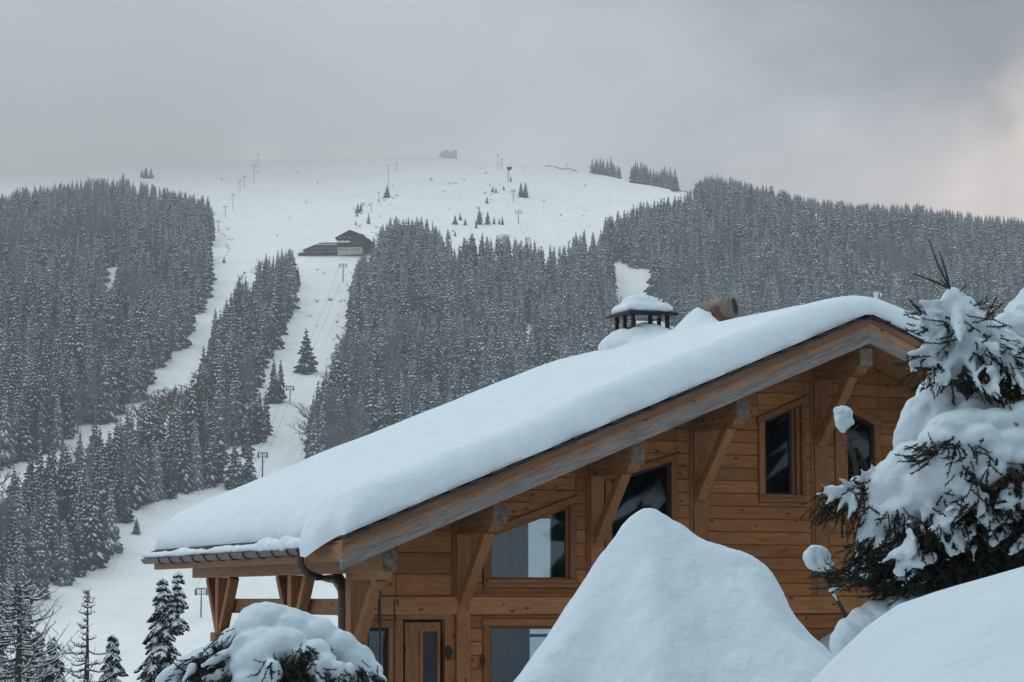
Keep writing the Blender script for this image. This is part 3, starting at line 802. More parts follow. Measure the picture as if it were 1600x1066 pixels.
t.add(vs, fs, smooth=True); t.build('cowl', M['cowl'], clay)
t = MB(); vs = [A * 0.05 + B * 0.95 + (r * math.cos(2 * math.pi * k / seg) + u * math.sin(2 * math.pi * k / seg)) * (RC - 0.02) for k in range(seg)]
t.add(vs, [tuple(range(seg))]); t.build('cowl_dark_disc', M['iron'], clay)  # black disc added in the cowl mouth to imitate its dark inside
# ------------------------------------------------------------------ snow lying on things
_ico = bmesh.new(); bmesh.ops.create_icosphere(_ico, subdivisions=3, radius=1.0)
ICO_V = np.array([v.co[:] for v in _ico.verts]); ICO_F = [tuple(v.index for v in f.verts) for f in _ico.faces]; _ico.free()
def remesh(name, blobs, voxel, mats, smooth=3, rough=0.0, rscale=6.0, parent=None, iters_f=0.5):
    """blobs: (centre, (rx, ry, rz)) ellipsoids fused into one soft mass"""
    vs, fs = [], []
    for i, (c, r) in enumerate(blobs):
        b = i * len(ICO_V)
        vs.append(ICO_V * np.array(r) + np.array(c)); fs.extend([tuple(k + b for k in f) for f in ICO_F])
    me = bpy.data.meshes.new(name + '_tmp'); me.from_pydata(np.concatenate(vs).tolist(), [], fs); me.update()
    o = bpy.data.objects.new('tmp', me); COL.objects.link(o)
    m = o.modifiers.new('r', 'REMESH'); m.mode = 'VOXEL'; m.voxel_size = voxel; m.use_smooth_shade = True
    m = o.modifiers.new('s', 'SMOOTH'); m.factor = iters_f; m.iterations = smooth
    dg = bpy.context.evaluated_depsgraph_get(); dg.update()
    res = bpy.data.meshes.new_from_object(o.evaluated_get(dg)); res.name = name
    bpy.data.objects.remove(o); bpy.data.meshes.remove(me)
    if rough:
        n = len(res.vertices); co = np.empty(n * 3, np.float32); res.vertices.foreach_get('co', co); co = co.reshape(-1, 3)
        no = np.empty(n * 3, np.float32); res.vertices.foreach_get('normal', no); no = no.reshape(-1, 3)
        d = np.array([mnoise.noise(Vector(p) * rscale) + 0.5 * mnoise.noise(Vector(p) * rscale * 2.7) for p in co])
        co += no * (d * rough)[:, None]
        res.vertices.foreach_set('co', co.reshape(-1)); res.update()
    res.materials.clear()
    for p in res.polygons: p.use_smooth = True
    return link(name, res, parent, mats)
def capsule(p, q, r0, r1, n=5):
    p, q = Vector(p), Vector(q)
    return [(p.lerp(q, k / (n - 1)), ((r0 + (r1 - r0) * k / (n - 1)),) * 3) for k in range(n)]

# the thick blanket on the chalet roof (front edge ragged, ridge and lips rounded)
def roof_snow():
    s0, s1, y0, y1 = 0.01, WID - 0.01, -0.035, LEN + 0.02
    def edge(n, R, a, b):   # samples dense at both ends
        u = np.linspace(0, 1, n); core = a + (b - a) * u
        ex = np.array([0, .01, .03, .06, .10, .15, .21, .28, .36, .45, .56, .7])
        return np.unique(np.concatenate([a + ex, core[(core > a + .7) & (core < b - .7)], b - ex]))
    S = edge(110, .7, s0, s1); Lg = edge(80, .7, y0, y1)
    SS, LL = np.meshgrid(S, Lg, indexing='ij')
    R = 0.50
    ds = np.minimum(SS - s0, s1 - SS); dl0 = LL - y0; dl1 = y1 - LL
    def lip(d, R): t = np.clip(d / R, 0, 1); return np.power(np.clip(1 - (1 - t) ** 2.4, 0, 1), 0.62)
    Tk = 0.44 + 0.07 * fbm(SS / 2.2, LL / 2.2, 3) + 0.02 * fbm(SS / .5, LL / .5, 7)
    sm = np.sqrt((SS - S_RIDGE) ** 2 + 0.55 ** 2) - 0.22
    base = Z_EAVE + SLOPE * (S_RIDGE - sm)
    flat = Z_EAVE + SLOPE * (S_RIDGE - np.abs(SS - S_RIDGE))
    h = lip(ds, 0.46) * lip(dl0, 0.40) * lip(dl1, 0.45)
    # snow heaped against the chimneys
    hump = 0.34 * np.exp(-(((SS - ch_s + 0.12) / 0.62) ** 2 + ((LL - ch_L + 0.1) / 0.55) ** 2)) + 0.40 * np.exp(-(((SS - c2s + 0.42) / 0.30) ** 2 + ((LL - c2L + 0.05) / 0.42) ** 2))
    Z = flat + (base - flat + Tk + hump) * h + 0.012
    # ragged, slightly bulging rims
    jag = 0.035 * fbm(SS * 3.0, LL * 0 + 2.0, 31) + 0.02 * fbm(SS * 11, LL * 0, 33)
    wf = np.exp(-dl0 / 0.10)
    LL2 = LL + jag * wf - 0.05 * np.sin(np.clip(h, 0, 1) * math.pi) * np.exp(-dl0 / 0.25)
    jag2 = 0.03 * fbm(LL * 2.4, SS * 0, 41) + 0.015 * fbm(LL * 9, SS * 0, 43)
    SS2 = SS + jag2 * np.exp(-ds / 0.12) * np.sign(S_RIDGE - SS) - 0.07 * np.sin(np.clip(h, 0, 1) * math.pi) * np.exp(-ds / 0.3) * np.sign(S_RIDGE - SS)
    # the corner by the down pipe has slid over the eave
    wg = np.exp(-((LL - 0.80 - 0.1 * fbm(SS * 2, LL * 2, 47)) / 0.50) ** 4) * (SS < 3)
    de = SS - s0
    SS2 = SS2 - wg * (0.27 + 0.06 * fbm(LL * 7, SS * 0, 49)) * np.exp(-de / 0.30)
    Z = Z - wg * (0.26 + 0.10 * fbm(LL * 5, SS * 0, 45)) * np.exp(-de / 0.12) + wg * 0.05 * np.exp(-((de - .25) / .2) ** 2)
    V = np.stack([SS2, LL2, Z], -1)
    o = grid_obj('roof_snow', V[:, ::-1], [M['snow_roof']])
    o.location = (P0.x, P0.y, 0); o.rotation_euler = (0, 0, TH)
    tag(o, 'thick smooth blanket of snow covering the chalet roof', 'snow')
roof_snow()
def local_obj(o): o.location = (P0.x, P0.y, 0); o.rotation_euler = (0, 0, TH); return o
random.seed(12)
# lower strip of snow lying in the gutter, with a dark gap above it
bl = []
y = GL0 - 0.05
while y < LEN + 0.02:
    r = (0.055 + 0.035 * float(fbm(y * 1.3, 0.0, 91)) + random.uniform(-.01, .01)) * (1 + .9 * max(0, float(fbm(y * .5, 3.0, 93)))); bl.append(((GX + 0.015 + random.uniform(-.02, .02), y, GZ + 0.035 + r * .3), (0.095 + .3 * (r - .05), r * 1.8, r))); y += 0.055
tag(local_obj(remesh('gutter_snow', bl, 0.022, [M['snow_roof']], 3, 0.008, 9)), 'thin lumpy strip of snow lying in the eave gutter', 'snow')
# pillow on the chimney hood and collar round it
bl = [((ch_s, ch_L, HOOD_Z + 0.12), (0.44, 0.44, 0.16)), ((ch_s - 0.03, ch_L, HOOD_Z + 0.22), (0.34, 0.34, 0.17))]
for sx in (-1, 1):
    for sy in (-1, 1): bl.append(((ch_s + sx * 0.25, ch_L + sy * 0.25, HOOD_Z + 0.12), (0.20, 0.20, 0.12)))
tag(local_obj(remesh('hood_snow', bl, 0.03, [M['snow_roof']], 6, 0.01, 5)), 'rounded pillow of snow on the black chimney hood', 'snow')
bl = []
for k in range(26):
    a = 2 * math.pi * k / 26; r = random.uniform(.40, .50)
    bl.append(((ch_s + r * math.cos(a), ch_L + r * math.sin(a), zc + 0.38 + random.uniform(-.06, .10)), (.19, .19, random.uniform(.12, .22))))
bl += [((ch_s - 0.45, ch_L - .2, zc + .25), (.42, .42, .30)), ((ch_s - .1, ch_L - .55, zc + .2), (.5, .35, .28))]
tag(local_obj(remesh('chimney_snow', bl, 0.035, [M['snow_roof']], 4, 0.02, 5)), 'snow heaped round the foot of the hooded chimney', 'snow')
bl = [((c2s - 0.30, c2L - .05, z2 + .62), (.11, .2, .16)), ((c2s - 0.36, c2L - .05, z2 + .38), (.22, .26, .22)), ((c2s - 0.52, c2L, z2 + .22), (.32, .35, .26)), ((c2s - .22, c2L - 0.05, z2 + .62), (.05, .12, .08)), ((c2s - .23, c2L - 0.05, z2 + .72), (.05, .12, .08))]
tag(local_obj(remesh('clay_chimney_snow', bl, 0.03, [M['snow_roof']], 5, 0.01, 6)), 'snow drift leaning on the reddish clay chimney', 'snow')

# curtains inside the two left windows
def curtain(px0, px1, py0, py1, L, m, label, lean=None):
    s0, _ = wall_px(px0, 900, L); s1, _ = wall_px(px1, 900, L); z1 = wall_px(800, py0, L)[1]; z0 = wall_px(800, py1, L)[1]
    n = 60; s = np.linspace(s0, s1, n); yy = L + 0.025 * np.sin(np.arange(n) * 0.9) + 0.012 * np.sin(np.arange(n) * 0.37)
    zt = np.minimum(z1, Z_EAVE + SLOPE * s - 0.30)
    V = np.stack([np.stack([s, yy, np.full(n, z0)], -1), np.stack([s, yy, zt], -1), np.stack([s, yy + 0.012, zt], -1), np.stack([s, yy + 0.012, np.full(n, z0)], -1)], 0)
    o = local_obj(grid_obj('curtain', V, [M[m]])); tag(o, label, 'curtain', 'chalet curtains')
curtain(752, 796, 780, 915, 1.78, 'curtain', 'pale grey curtain drawn half across the slanted upper window')
curtain(797, 826, 780, 915, 1.92, 'curtain', 'darker inner curtain beside the bright gap in the slanted upper window')
curtain(752, 828, 966, 1130, 1.85, 'curtain', 'dark blue-grey curtain in the ground floor window')
curtain(1175, 1216, 630, 790, 1.72, 'curtain_dark', 'added sheet imitating the blue-grey reflection in the narrow upper window beside the ridge brace')  # sheet added; its colour imitates a blue-grey reflection in the glass

# thin rods standing in front of the door
for px, top, lab in ((594, 922, 'taller thin metal rod standing before the chalet door'), (616, 940, 'shorter thin metal rod with a hooked tip by the chalet door')):
    p = at(px, top, 27.5); gz = float(ground(p.x, p.y))
    t = MB(); root = empty('garden_rod', (p.x, p.y, gz)); tag(root, lab, 'rod', 'rods by the door')
    t.tube([(0, 0, -0.3), (0, 0, p.z - gz)], 0.011, 6); t.build('shaft', M['iron'], root)
    t = MB()
    if px > 600: t.tube([(0, 0, p.z - gz), (0.03, 0, p.z - gz + .03), (0.045, 0, p.z - gz - .0), (0.03, 0, p.z - gz - 0.04)], 0.012, 6); t.build('hook', M['iron'], root)
    else: t.tube([(-0.02, 0, p.z - gz - .1), (-0.02, 0, p.z - gz - .4)], 0.009, 6); t.build('clip', M['iron'], root)

# ------------------------------------------------------------------ foreground snow heap
def heap():
    Y = 18.0
    ctl = [(700, 1230), (760, 1130), (815, 1062), (860, 992), (900, 930), (935, 872), (960, 838), (980, 810), (997, 797), (1012, 795), (1030, 802), (1055, 818), (1085, 838), (1130, 855), (1170, 873), (1192, 892), (1208, 920), (1218, 950), (1235, 982), (1262, 1010), (1300, 1042), (1360, 1090), (1450, 1160)]
    cx = [at(a, b, Y).x for a, b in ctl]; cz = [at(a, b, Y).z for a, b in ctl]
    xs = np.linspace(cx[0], cx[-1], 260); ys = np.linspace(Y - 3.2, Y + 2.6, 200)
    X, D = np.meshgrid(xs, ys, indexing='ij')
    k = np.exp(-np.linspace(-2, 2, 9) ** 2); k /= k.sum()
    S = np.interp(xs, cx, cz); S = np.convolve(np.pad(S, 4, mode='edge'), k, 'valid')
    xp = at(1008, 795, Y).x
    crest = Y - 0.32 * np.clip((X - xp), 0, 2) + 0.10 * np.clip(xp - X, 0, 2)
    dy = D - crest
    soft = np.sqrt(dy ** 2 + 0.10 ** 2) - 0.10
    H1 = S[:, None] - np.where(dy < 0, 0.62, 0.95) * soft - 0.12 * np.clip(-dy, 0, 4) ** 1.5
    # rib running from the peak down to the right, towards the viewer; another to the left
    def rib(x0, y0, z0, x1, y1, z1, w, kk):
        t = np.clip(((X - x0) * (x1 - x0) + (D - y0) * (y1 - y0)) / ((x1 - x0) ** 2 + (y1 - y0) ** 2), 0, 1)
        d = np.hypot(X - x0 - t * (x1 - x0), D - y0 - t * (y1 - y0))
        return z0 + (z1 - z0) * t - kk * (np.sqrt(d ** 2 + w * w) - w)
    zp = float(max(S))
    H2 = rib(xp + .02, Y - .05, zp - .02, at(1275, 1050, 16.6).x, 16.6, at(1275, 1050, 16.6).z + .06, 0.16, 1.25)
    H3 = rib(xp - .02, Y - .15, zp - .12, at(845, 1050, 17.0).x, 17.0, at(845, 1050, 17.0).z + .03, 0.16, 1.25)
    H4 = rib(at(1150, 868, 17.5).x, 17.6, at(1150, 868, 17.5).z - .05, at(1225, 1000, 16.8).x, 16.8, at(1225, 1010, 16.8).z, 0.25, 0.9)
    def smax(a, b, k): h = np.clip(.5 + .5 * (a - b) / k, 0, 1); return b * (1 - h) + a * h + k * h * (1 - h)
    Hh = smax(smax(smax(H1, H2, .22), H3, .25), H4, .2)
    Hh = np.minimum(Hh, S[:, None] + 0.02)
    Hh = Hh + 0.085 * fbm(X / .6, D / .6, 51) + 0.020 * fbm(X / .17, D / .17, 53) + 0.006 * fbm(X / .05, D / .05, 55)
    Hh = np.maximum(Hh, -2.9)
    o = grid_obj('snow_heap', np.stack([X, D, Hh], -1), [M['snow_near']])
    tag(o, 'tall pointed heap of fresh snow standing before the chalet windows', 'snow heap')
heap()

# ------------------------------------------------------------------ spruce twigs with needles
def twig(b, p, d, ln, rng, needle=0.021, step=0.0045, w=0.0075, mi=0, stem_mi=1, curve=0.25):
    p = Vector(p); d = Vector(d).normalized(); n = max(4, int(ln / step))
    sidev = d.orthogonal().normalized(); pts = []
    cur = p.copy(); dd = d.copy()
    for i in range(5): pts.append(cur.copy()); cur = cur + dd * (ln / 4); dd = (dd + Vector((0, 0, curve * 0.25))).normalized()
    b.tube(pts, [0.0032, 0.003, 0.0026, 0.002, 0.0015], 3, stem_mi, cap=False, smooth=False)
    for i in range(n):
        t = i / (n - 1); k = min(3, int(t * 4)); f = t * 4 - k; q0 = pts[k].lerp(pts[k + 1], f); ax = (pts[k + 1] - pts[k]).normalized()
        a = rng.uniform(0, 2 * math.pi); u = ax.cross(sidev)
        if u.length < .01: u = ax.orthogonal()
        u.normalize(); v = ax.cross(u)
        rd = u * math.cos(a) + v * math.sin(a)
        tip = q0 + (rd * 0.85 + ax * 0.75).normalized() * needle * rng.uniform(.7, 1.15)
        sd_ = ax.cross(rd).normalized() * w * 0.5
        b.add([q0 - sd_, q0 + sd_, tip], [(0, 1, 2)], mi)
def needle_cluster(b, rng, base, spread, count, d, ln=(0.08, 0.2), dj=0.5, **kw):
    for _ in range(count):
        p = Vector(base) + Vector((rng.gauss(0, spread[0]), rng.gauss(0, spread[1]), rng.gauss(0, spread[2])))
        dv = Vector(d).normalized() + Vector((rng.gauss(0, dj), rng.gauss(0, dj), rng.gauss(0, dj * .7)))
        twig(b, p, dv, rng.uniform(*ln), rng, **kw)
def px_blobs(lst, Y):
    k = Y / F_PX; out = []
    for e in lst:
        px, py, rx, ry = e[:4]; dy = e[4] if len(e) > 4 else 0.0; rd = e[5] if len(e) > 5 else (rx + ry) / 2
        out.append((at(px, py, Y + dy), (rx * k, rd * k, ry * k)))
    return out

def young_spruce():
    Y = 11.5; rng = random.Random(77)
    base = at(1540, 935, Y); gz = float(ground(base.x, base.y))
    root = empty('young_spruce', (0, 0, 0))
    root.location = (base.x, base.y, gz)
    tag(root, 'young spruce weighed down by heavy snow beside the snow bank', 'spruce')
    inv = Vector((-base.x, -base.y, -gz))
    def fin(o): o.parent = root; o.location = inv; return o
    t = MB(); t.tube([Vector((base.x, base.y, gz - .3)), at(1535, 760, Y), at(1505, 560, Y), at(1486, 460, Y)], [.05, .045, .025, .012], 8)
    for pth, r in (([(1484, 452), (1466, 415), (1451, 374)], .0055), ([(1484, 452), (1478, 425), (1468, 392)], .006), ([(1481, 450), (1455, 438), (1428, 428)], .0065), ([(1478, 446), (1470, 436)], .005), ([(1500, 455), (1510, 446)], .004),
                   ([(1462, 512), (1445, 497), (1428, 478)], .0055)):
        t.tube([at(a, b_, Y - .05) for a, b_ in pth], [r, r * .8, r * .45][:len(pth)] if len(pth) == 3 else [r, r * .6], 5)
    # limbs reaching out under the snow
    for (x0, y0, x1, y1, dy) in [(1515, 620, 1430, 575, -.2), (1530, 740, 1345, 800, -.2), (1535, 820, 1345, 870, -.35), (1535, 800, 1600, 760, -.45), (1530, 700, 1290, 790, .1), (1540, 860, 1440, 920, -.5), (1540, 840, 1650, 880, -.4), (1520, 600, 1600, 570, -.3), (1540, 830, 1500, 800, -.6)]:
        a, c = at(x0, y0, Y), at(x1, y1, Y + dy); m = (a + c) / 2 + Vector((0, 0, .06)); t.tube([a, m, c], [.018, .013, .006], 6)
    fin(t.build('trunk', M['bark']))
    # needles
    nb = MB(); k = Y / F_PX
    tips = [  # px, py, spread px (x, z), count, direction (x, y, z), dy
        (1500, 505, 14, 10, 26, (-.3, -.7, -.6), -.10), (1478, 535, 12, 8, 16, (-.8, -.4, -.4), -.12), (1536, 500, 14, 6, 14, (.8, -.4, -.1), -.1),
        (1442, 560, 14, 5, 14, (-1, -.3, -.35), -.15), (1468, 582, 22, 7, 44, (-.5, -.5, -.75), -.18), (1505, 590, 16, 10, 36, (-.2, -.6, -.8), -.2),
        (1540, 555, 18, 14, 44, (0, -.6, -.7), -.2), (1575, 545, 16, 10, 34, (.6, -.5, -.3), -.25), (1570, 590, 20, 18, 60, (.1, -.6, -.7), -.2), (1598, 585, 14, 22, 40, (.3, -.6, -.5), -.2),
        (1592, 560, 10, 8, 14, (.9, -.3, .2), -.3), (1545, 610, 8, 10, 20, (0, -.5, -.8), -.15),
        (1468, 700, 16, 8, 30, (-.85, -.5, -.35), -.42), (1500, 700, 16, 9, 26, (-.2, -.7, -.6), -.45), (1528, 735, 14, 8, 16, (0, -.7, -.7), -.5), (1585, 730, 14, 8, 16, (.2, -.7, -.6), -.52), (1450, 712, 10, 5, 10, (-1, -.3, .2), -.4),
        (1320, 775, 16, 14, 34, (-.6, -.4, -.6), -.05), (1300, 790, 12, 10, 26, (-.4, -.4, -.8), -.05), (1340, 800, 10, 12, 24, (-.3, -.4, -.8), -.05), (1355, 748, 8, 6, 10, (-.2, -.3, .8), -.02), (1345, 760, 8, 10, 14, (0, -.7, -.4), -.08),
        (1400, 810, 14, 8, 22, (-.2, -.7, -.7), -.38), (1355, 860, 14, 14, 44, (-.7, -.4, -.6), -.3), (1335, 900, 18, 8, 34, (-.9, -.3, -.2), -.25), (1380, 880, 20, 14, 70, (-.3, -.7, -.6), -.35),
        (1420, 860, 24, 16, 90, (-.2, -.7, -.7), -.40), (1450, 830, 20, 14, 60, (-.1, -.7, -.7), -.45), (1470, 870, 26, 20, 100, (-.1, -.7, -.6), -.40), (1500, 810, 22, 20, 90, (0, -.7, -.7), -.45), (1520, 850, 30, 26, 130, (0, -.7, -.6), -.40),
        (1550, 800, 26, 20, 110, (.1, -.7, -.7), -.48), (1590, 790, 20, 20, 90, (.2, -.7, -.6), -.48), (1455, 520, 10, 8, 12, (-.9, -.3, -.1), -.1), (1455, 492, 8, 6, 10, (-.9, -.3, .1), -.08), (1520, 478, 10, 5, 8, (.7, -.4, .3), -.05), (1580, 840, 26, 26, 120, (.1, -.7, -.6), -.40), (1430, 905, 26, 10, 70, (-.3, -.6, -.4), -.35), (1390, 915, 20, 6, 34, (-.8, -.4, -.1), -.3),
        (1500, 895, 30, 14, 90, (-.1, -.6, -.4), -.35), (1560, 880, 30, 16, 90, (0, -.6, -.4), -.35), (1605, 740, 10, 14, 40, (.1, -.7, -.6), -.5), (1610, 640, 8, 20, 24, (.2, -.6, -.6), -.3), (1640, 800, 22, 40, 90, (.3, -.6, -.6), -.4), (1640, 600, 20, 20, 40, (.5, -.6, -.5), -.2),
    ]
    for px, py, sx, sz, n, d, dy in tips:
        if py < 640: n = int(n * .6)
        needle_cluster(nb, rng, at(px, py, Y + dy), (sx * k, .06, sz * k), n, d, (.055, .15), .38)
    # shaded inner needles filling the crown
    for _ in range(620):
        px = rng.uniform(1370, 1690); lo = np.interp(px, [1370, 1440, 1520, 1600, 1690], [870, 825, 785, 750, 750]); py = rng.uniform(lo, 930)
        twig(nb, at(px, py, Y + rng.uniform(-.25, .45)), (rng.gauss(0, .8), rng.gauss(-.3, .6), rng.gauss(-.3, .5)), rng.uniform(.10, .2), rng, needle=.024, step=.006, w=.010)
    for x0, x1, y0, y1, n, dy0, dy1 in ((1535, 1690, 545, 640, 150, -.1, .3), (1560, 1690, 735, 800, 120, -.3, .3), (1480, 1545, 500, 600, 60, -.05, .15)):
        for _ in range(n):
            twig(nb, at(rng.uniform(x0, x1), rng.uniform(y0, y1), Y + rng.uniform(dy0, dy1)), (rng.gauss(0, .8), rng.gauss(-.3, .6), rng.gauss(-.4, .5)), rng.uniform(.08, .16), rng, needle=.024, step=.006, w=.010)
    fin(nb.build('needles', [M['needles_near'], M['bark']], fix=False))
    # snow load, as soft masses along the boughs
    S = [(1488, 474, 21, 24), (1506, 482, 22, 20), (1522, 496, 18, 12), (1538, 506, 14, 9, -.05), (1476, 500, 16, 22, -.05), (1497, 505, 12, 16, -.12), (1468, 528, 14, 14, -.05), (1518, 518, 10, 14, -.12),
         (1552, 514, 16, 10, .02), (1570, 528, 20, 14, .02), (1548, 530, 15, 18, -.12), (1568, 548, 16, 12, -.15), (1590, 540, 22, 14, .0), (1535, 545, 12, 14, -.15),
         (1480, 548, 24, 17, -.02), (1458, 556, 20, 13, -.06), (1440, 566, 15, 8, -.08), (1500, 560, 20, 20, -.03), (1462, 572, 18, 9, -.12), (1485, 574, 18, 12, -.12), (1522, 575, 14, 14, -.1),
         (1530, 535, 34, 26, .14, 30), (1560, 560, 30, 26, .2, 30), (1515, 510, 24, 22, .05), (1540, 518, 22, 16, -.02), (1560, 538, 22, 14, -.05), (1590, 562, 20, 12, -.1), (1610, 500, 46, 42, .45, 60), (1585, 520, 40, 34, .3, 40), (1640, 490, 60, 60, .5, 70),
         (1470, 625, 40, 40, .12, 45), (1440, 655, 34, 40, .12, 40), (1420, 690, 26, 42, .15, 35), (1408, 730, 20, 34, .15, 30), (1500, 610, 38, 30, .1, 40), (1480, 680, 46, 50, .05, 45), (1535, 640, 40, 26, .0, 40), (1450, 720, 40, 40, .1, 40),
         (1520, 660, 46, 22, -.2, 60), (1490, 668, 40, 24, -.25, 60), (1470, 690, 34, 26, -.25, 60), (1560, 660, 40, 22, -.25, 60), (1600, 655, 44, 28, -.25, 60), (1640, 660, 50, 34, -.2, 70),
         (1430, 735, 50, 46, -.12, 60), (1400, 765, 46, 50, -.12, 55), (1450, 770, 44, 44, -.25, 55), (1380, 800, 34, 40, -.10, 45), (1365, 835, 26, 34, -.08, 40), (1412, 800, 36, 28, -.22, 45), (1350, 860, 13, 32, -.05, 30), (1350, 890, 12, 18, -.05, 20),
         (1480, 745, 40, 50, -.3, 50), (1492, 790, 20, 24, -.36, 30), (1455, 800, 16, 20, -.36, 26), (1510, 720, 34, 34, -.32, 45), (1545, 700, 26, 26, -.36, 40), (1585, 690, 28, 22, -.4, 36), (1560, 735, 12, 12, -.5), (1520, 770, 14, 12, -.48), (1600, 700, 20, 14, -.45),
         (1370, 870, 18, 12, -.2), (1385, 855, 14, 12, -.22), (1345, 880, 16, 10, -.12), (1330, 892, 12, 8, -.1),
         (1560, 715, 34, 26, -.40, 40), (1600, 720, 30, 24, -.42, 36), (1540, 745, 18, 16, -.46, 22), (1530, 690, 40, 26, -.36, 50), (1640, 700, 40, 34, -.4, 50), (1500, 760, 20, 20, -.42, 24), (1470, 815, 10, 16, -.42), (1312, 1008, 15, 22, -.35, 30), (1325, 990, 20, 24, -.35, 30), (1345, 974, 24, 22, -.33, 30), (1372, 958, 28, 17, -.3, 30), (1402, 945, 26, 13, -.28, 26), (1430, 935, 20, 10, -.25),
         (1340, 752, 16, 10, .0), (1325, 762, 14, 10, -.04), (1310, 768, 14, 8, -.05), (1352, 748, 10, 9, .0), (1330, 775, 12, 10, -.06), (1318, 785, 8, 12, -.05), (1360, 740, 7, 5)]
    bl = px_blobs(S, Y)
    # fingers of snow along the twigs
    fing = [(1462, 545, 1418, 552), (1455, 555, 1420, 566), (1450, 562, 1422, 580), (1468, 570, 1448, 600), (1478, 575, 1468, 602), (1492, 578, 1488, 606), (1505, 575, 1512, 600), (1438, 508, 1470, 498), (1447, 485, 1478, 488), (1448, 520, 1470, 510), (1440, 472, 1480, 470),
            (1530, 500, 1552, 512), (1560, 530, 1592, 548), (1545, 535, 1536, 560), (1500, 520, 1494, 545), (1482, 505, 1470, 530), (1512, 500, 1525, 522),
            (1310, 766, 1276, 772), (1308, 770, 1288, 790), (1322, 775, 1308, 800), (1332, 780, 1326, 812), (1340, 770, 1338, 800), (1300, 765, 1282, 758), (1328, 758, 1312, 748), (1350, 745, 1345, 732), (1360, 742, 1362, 728),
            (1345, 885, 1318, 900), (1365, 870, 1345, 895), (1380, 862, 1372, 888), (1400, 820, 1392, 850), (1420, 815, 1418, 840), (1445, 800, 1440, 836), (1470, 800, 1466, 835), (1500, 800, 1504, 830), (1530, 770, 1528, 800), (1480, 700, 1462, 716), (1515, 735, 1508, 760), (1575, 705, 1580, 735), (1560, 690, 1556, 730), (1415, 905, 1385, 908), (1425, 885, 1400, 900), (1470, 900, 1440, 912)]
    for x0, y0, x1, y1 in fing:
        dy = -.1 if y0 < 600 else (-.38 if x0 > 1390 else -.12)
        bl += capsule(at(x0, y0, Y + dy), at(x1, y1, Y + dy - .06), .020, .009, 7)
    # upper boughs: ridges of snow fringed with fingers that follow the twigs
    for (x0, y0, x1, y1, dy) in [(1488, 468, 1440, 496, -.10), (1500, 478, 1548, 506, -.12), (1494, 486, 1500, 520, -.18), (1488, 520, 1428, 556, -.12), (1500, 526, 1556, 540, -.2), (1540, 530, 1604, 556, -.22), (1500, 548, 1468, 588, -.18), (1512, 550, 1524, 590, -.22), (1560, 545, 1596, 596, -.26), (1550, 556, 1556, 604, -.26), (1590, 560, 1640, 590, -.2), (1470, 540, 1424, 574, -.12)]:
        A_, B_ = at(x0, y0, Y + dy * .5), at(x1, y1, Y + dy * 1.4); bl += capsule(A_, B_, .040, .016, 8)
        for q_ in range(9):
            f = rng.uniform(.1, 1); P_ = A_.lerp(B_, f); dv = (B_ - A_).normalized() * rng.uniform(.03, .07) + Vector((rng.uniform(-.035, .035), rng.uniform(-.05, .01), rng.uniform(-.075, -.025)))
            bl += capsule(P_, P_ + dv, .017, .007, 5)
    # snow caught on the boughs in front of the dark needles
    for _ in range(90):
        px = rng.uniform(1395, 1690); lo = np.interp(px, [1395, 1440, 1520, 1600, 1690], [850, 815, 775, 745, 745]); py = lo + abs(rng.gauss(0, 45))
        if py > 905: continue
        dx, dz = rng.uniform(-26, 12), rng.uniform(8, 26); r0 = rng.uniform(.014, .028)
        bl += capsule(at(px, py, Y - .50), at(px + dx, py + dz, Y - .58), r0, r0 * .5, 5)
    for _ in range(26):
        px, py = rng.uniform(1535, 1680), rng.uniform(540, 630); r0 = rng.uniform(.012, .022)
        bl += capsule(at(px, py, Y - .28), at(px + rng.uniform(-20, 20), py + rng.uniform(5, 20), Y - .34), r0, r0 * .5, 5)
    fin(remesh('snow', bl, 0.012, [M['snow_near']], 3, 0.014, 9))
young_spruce()

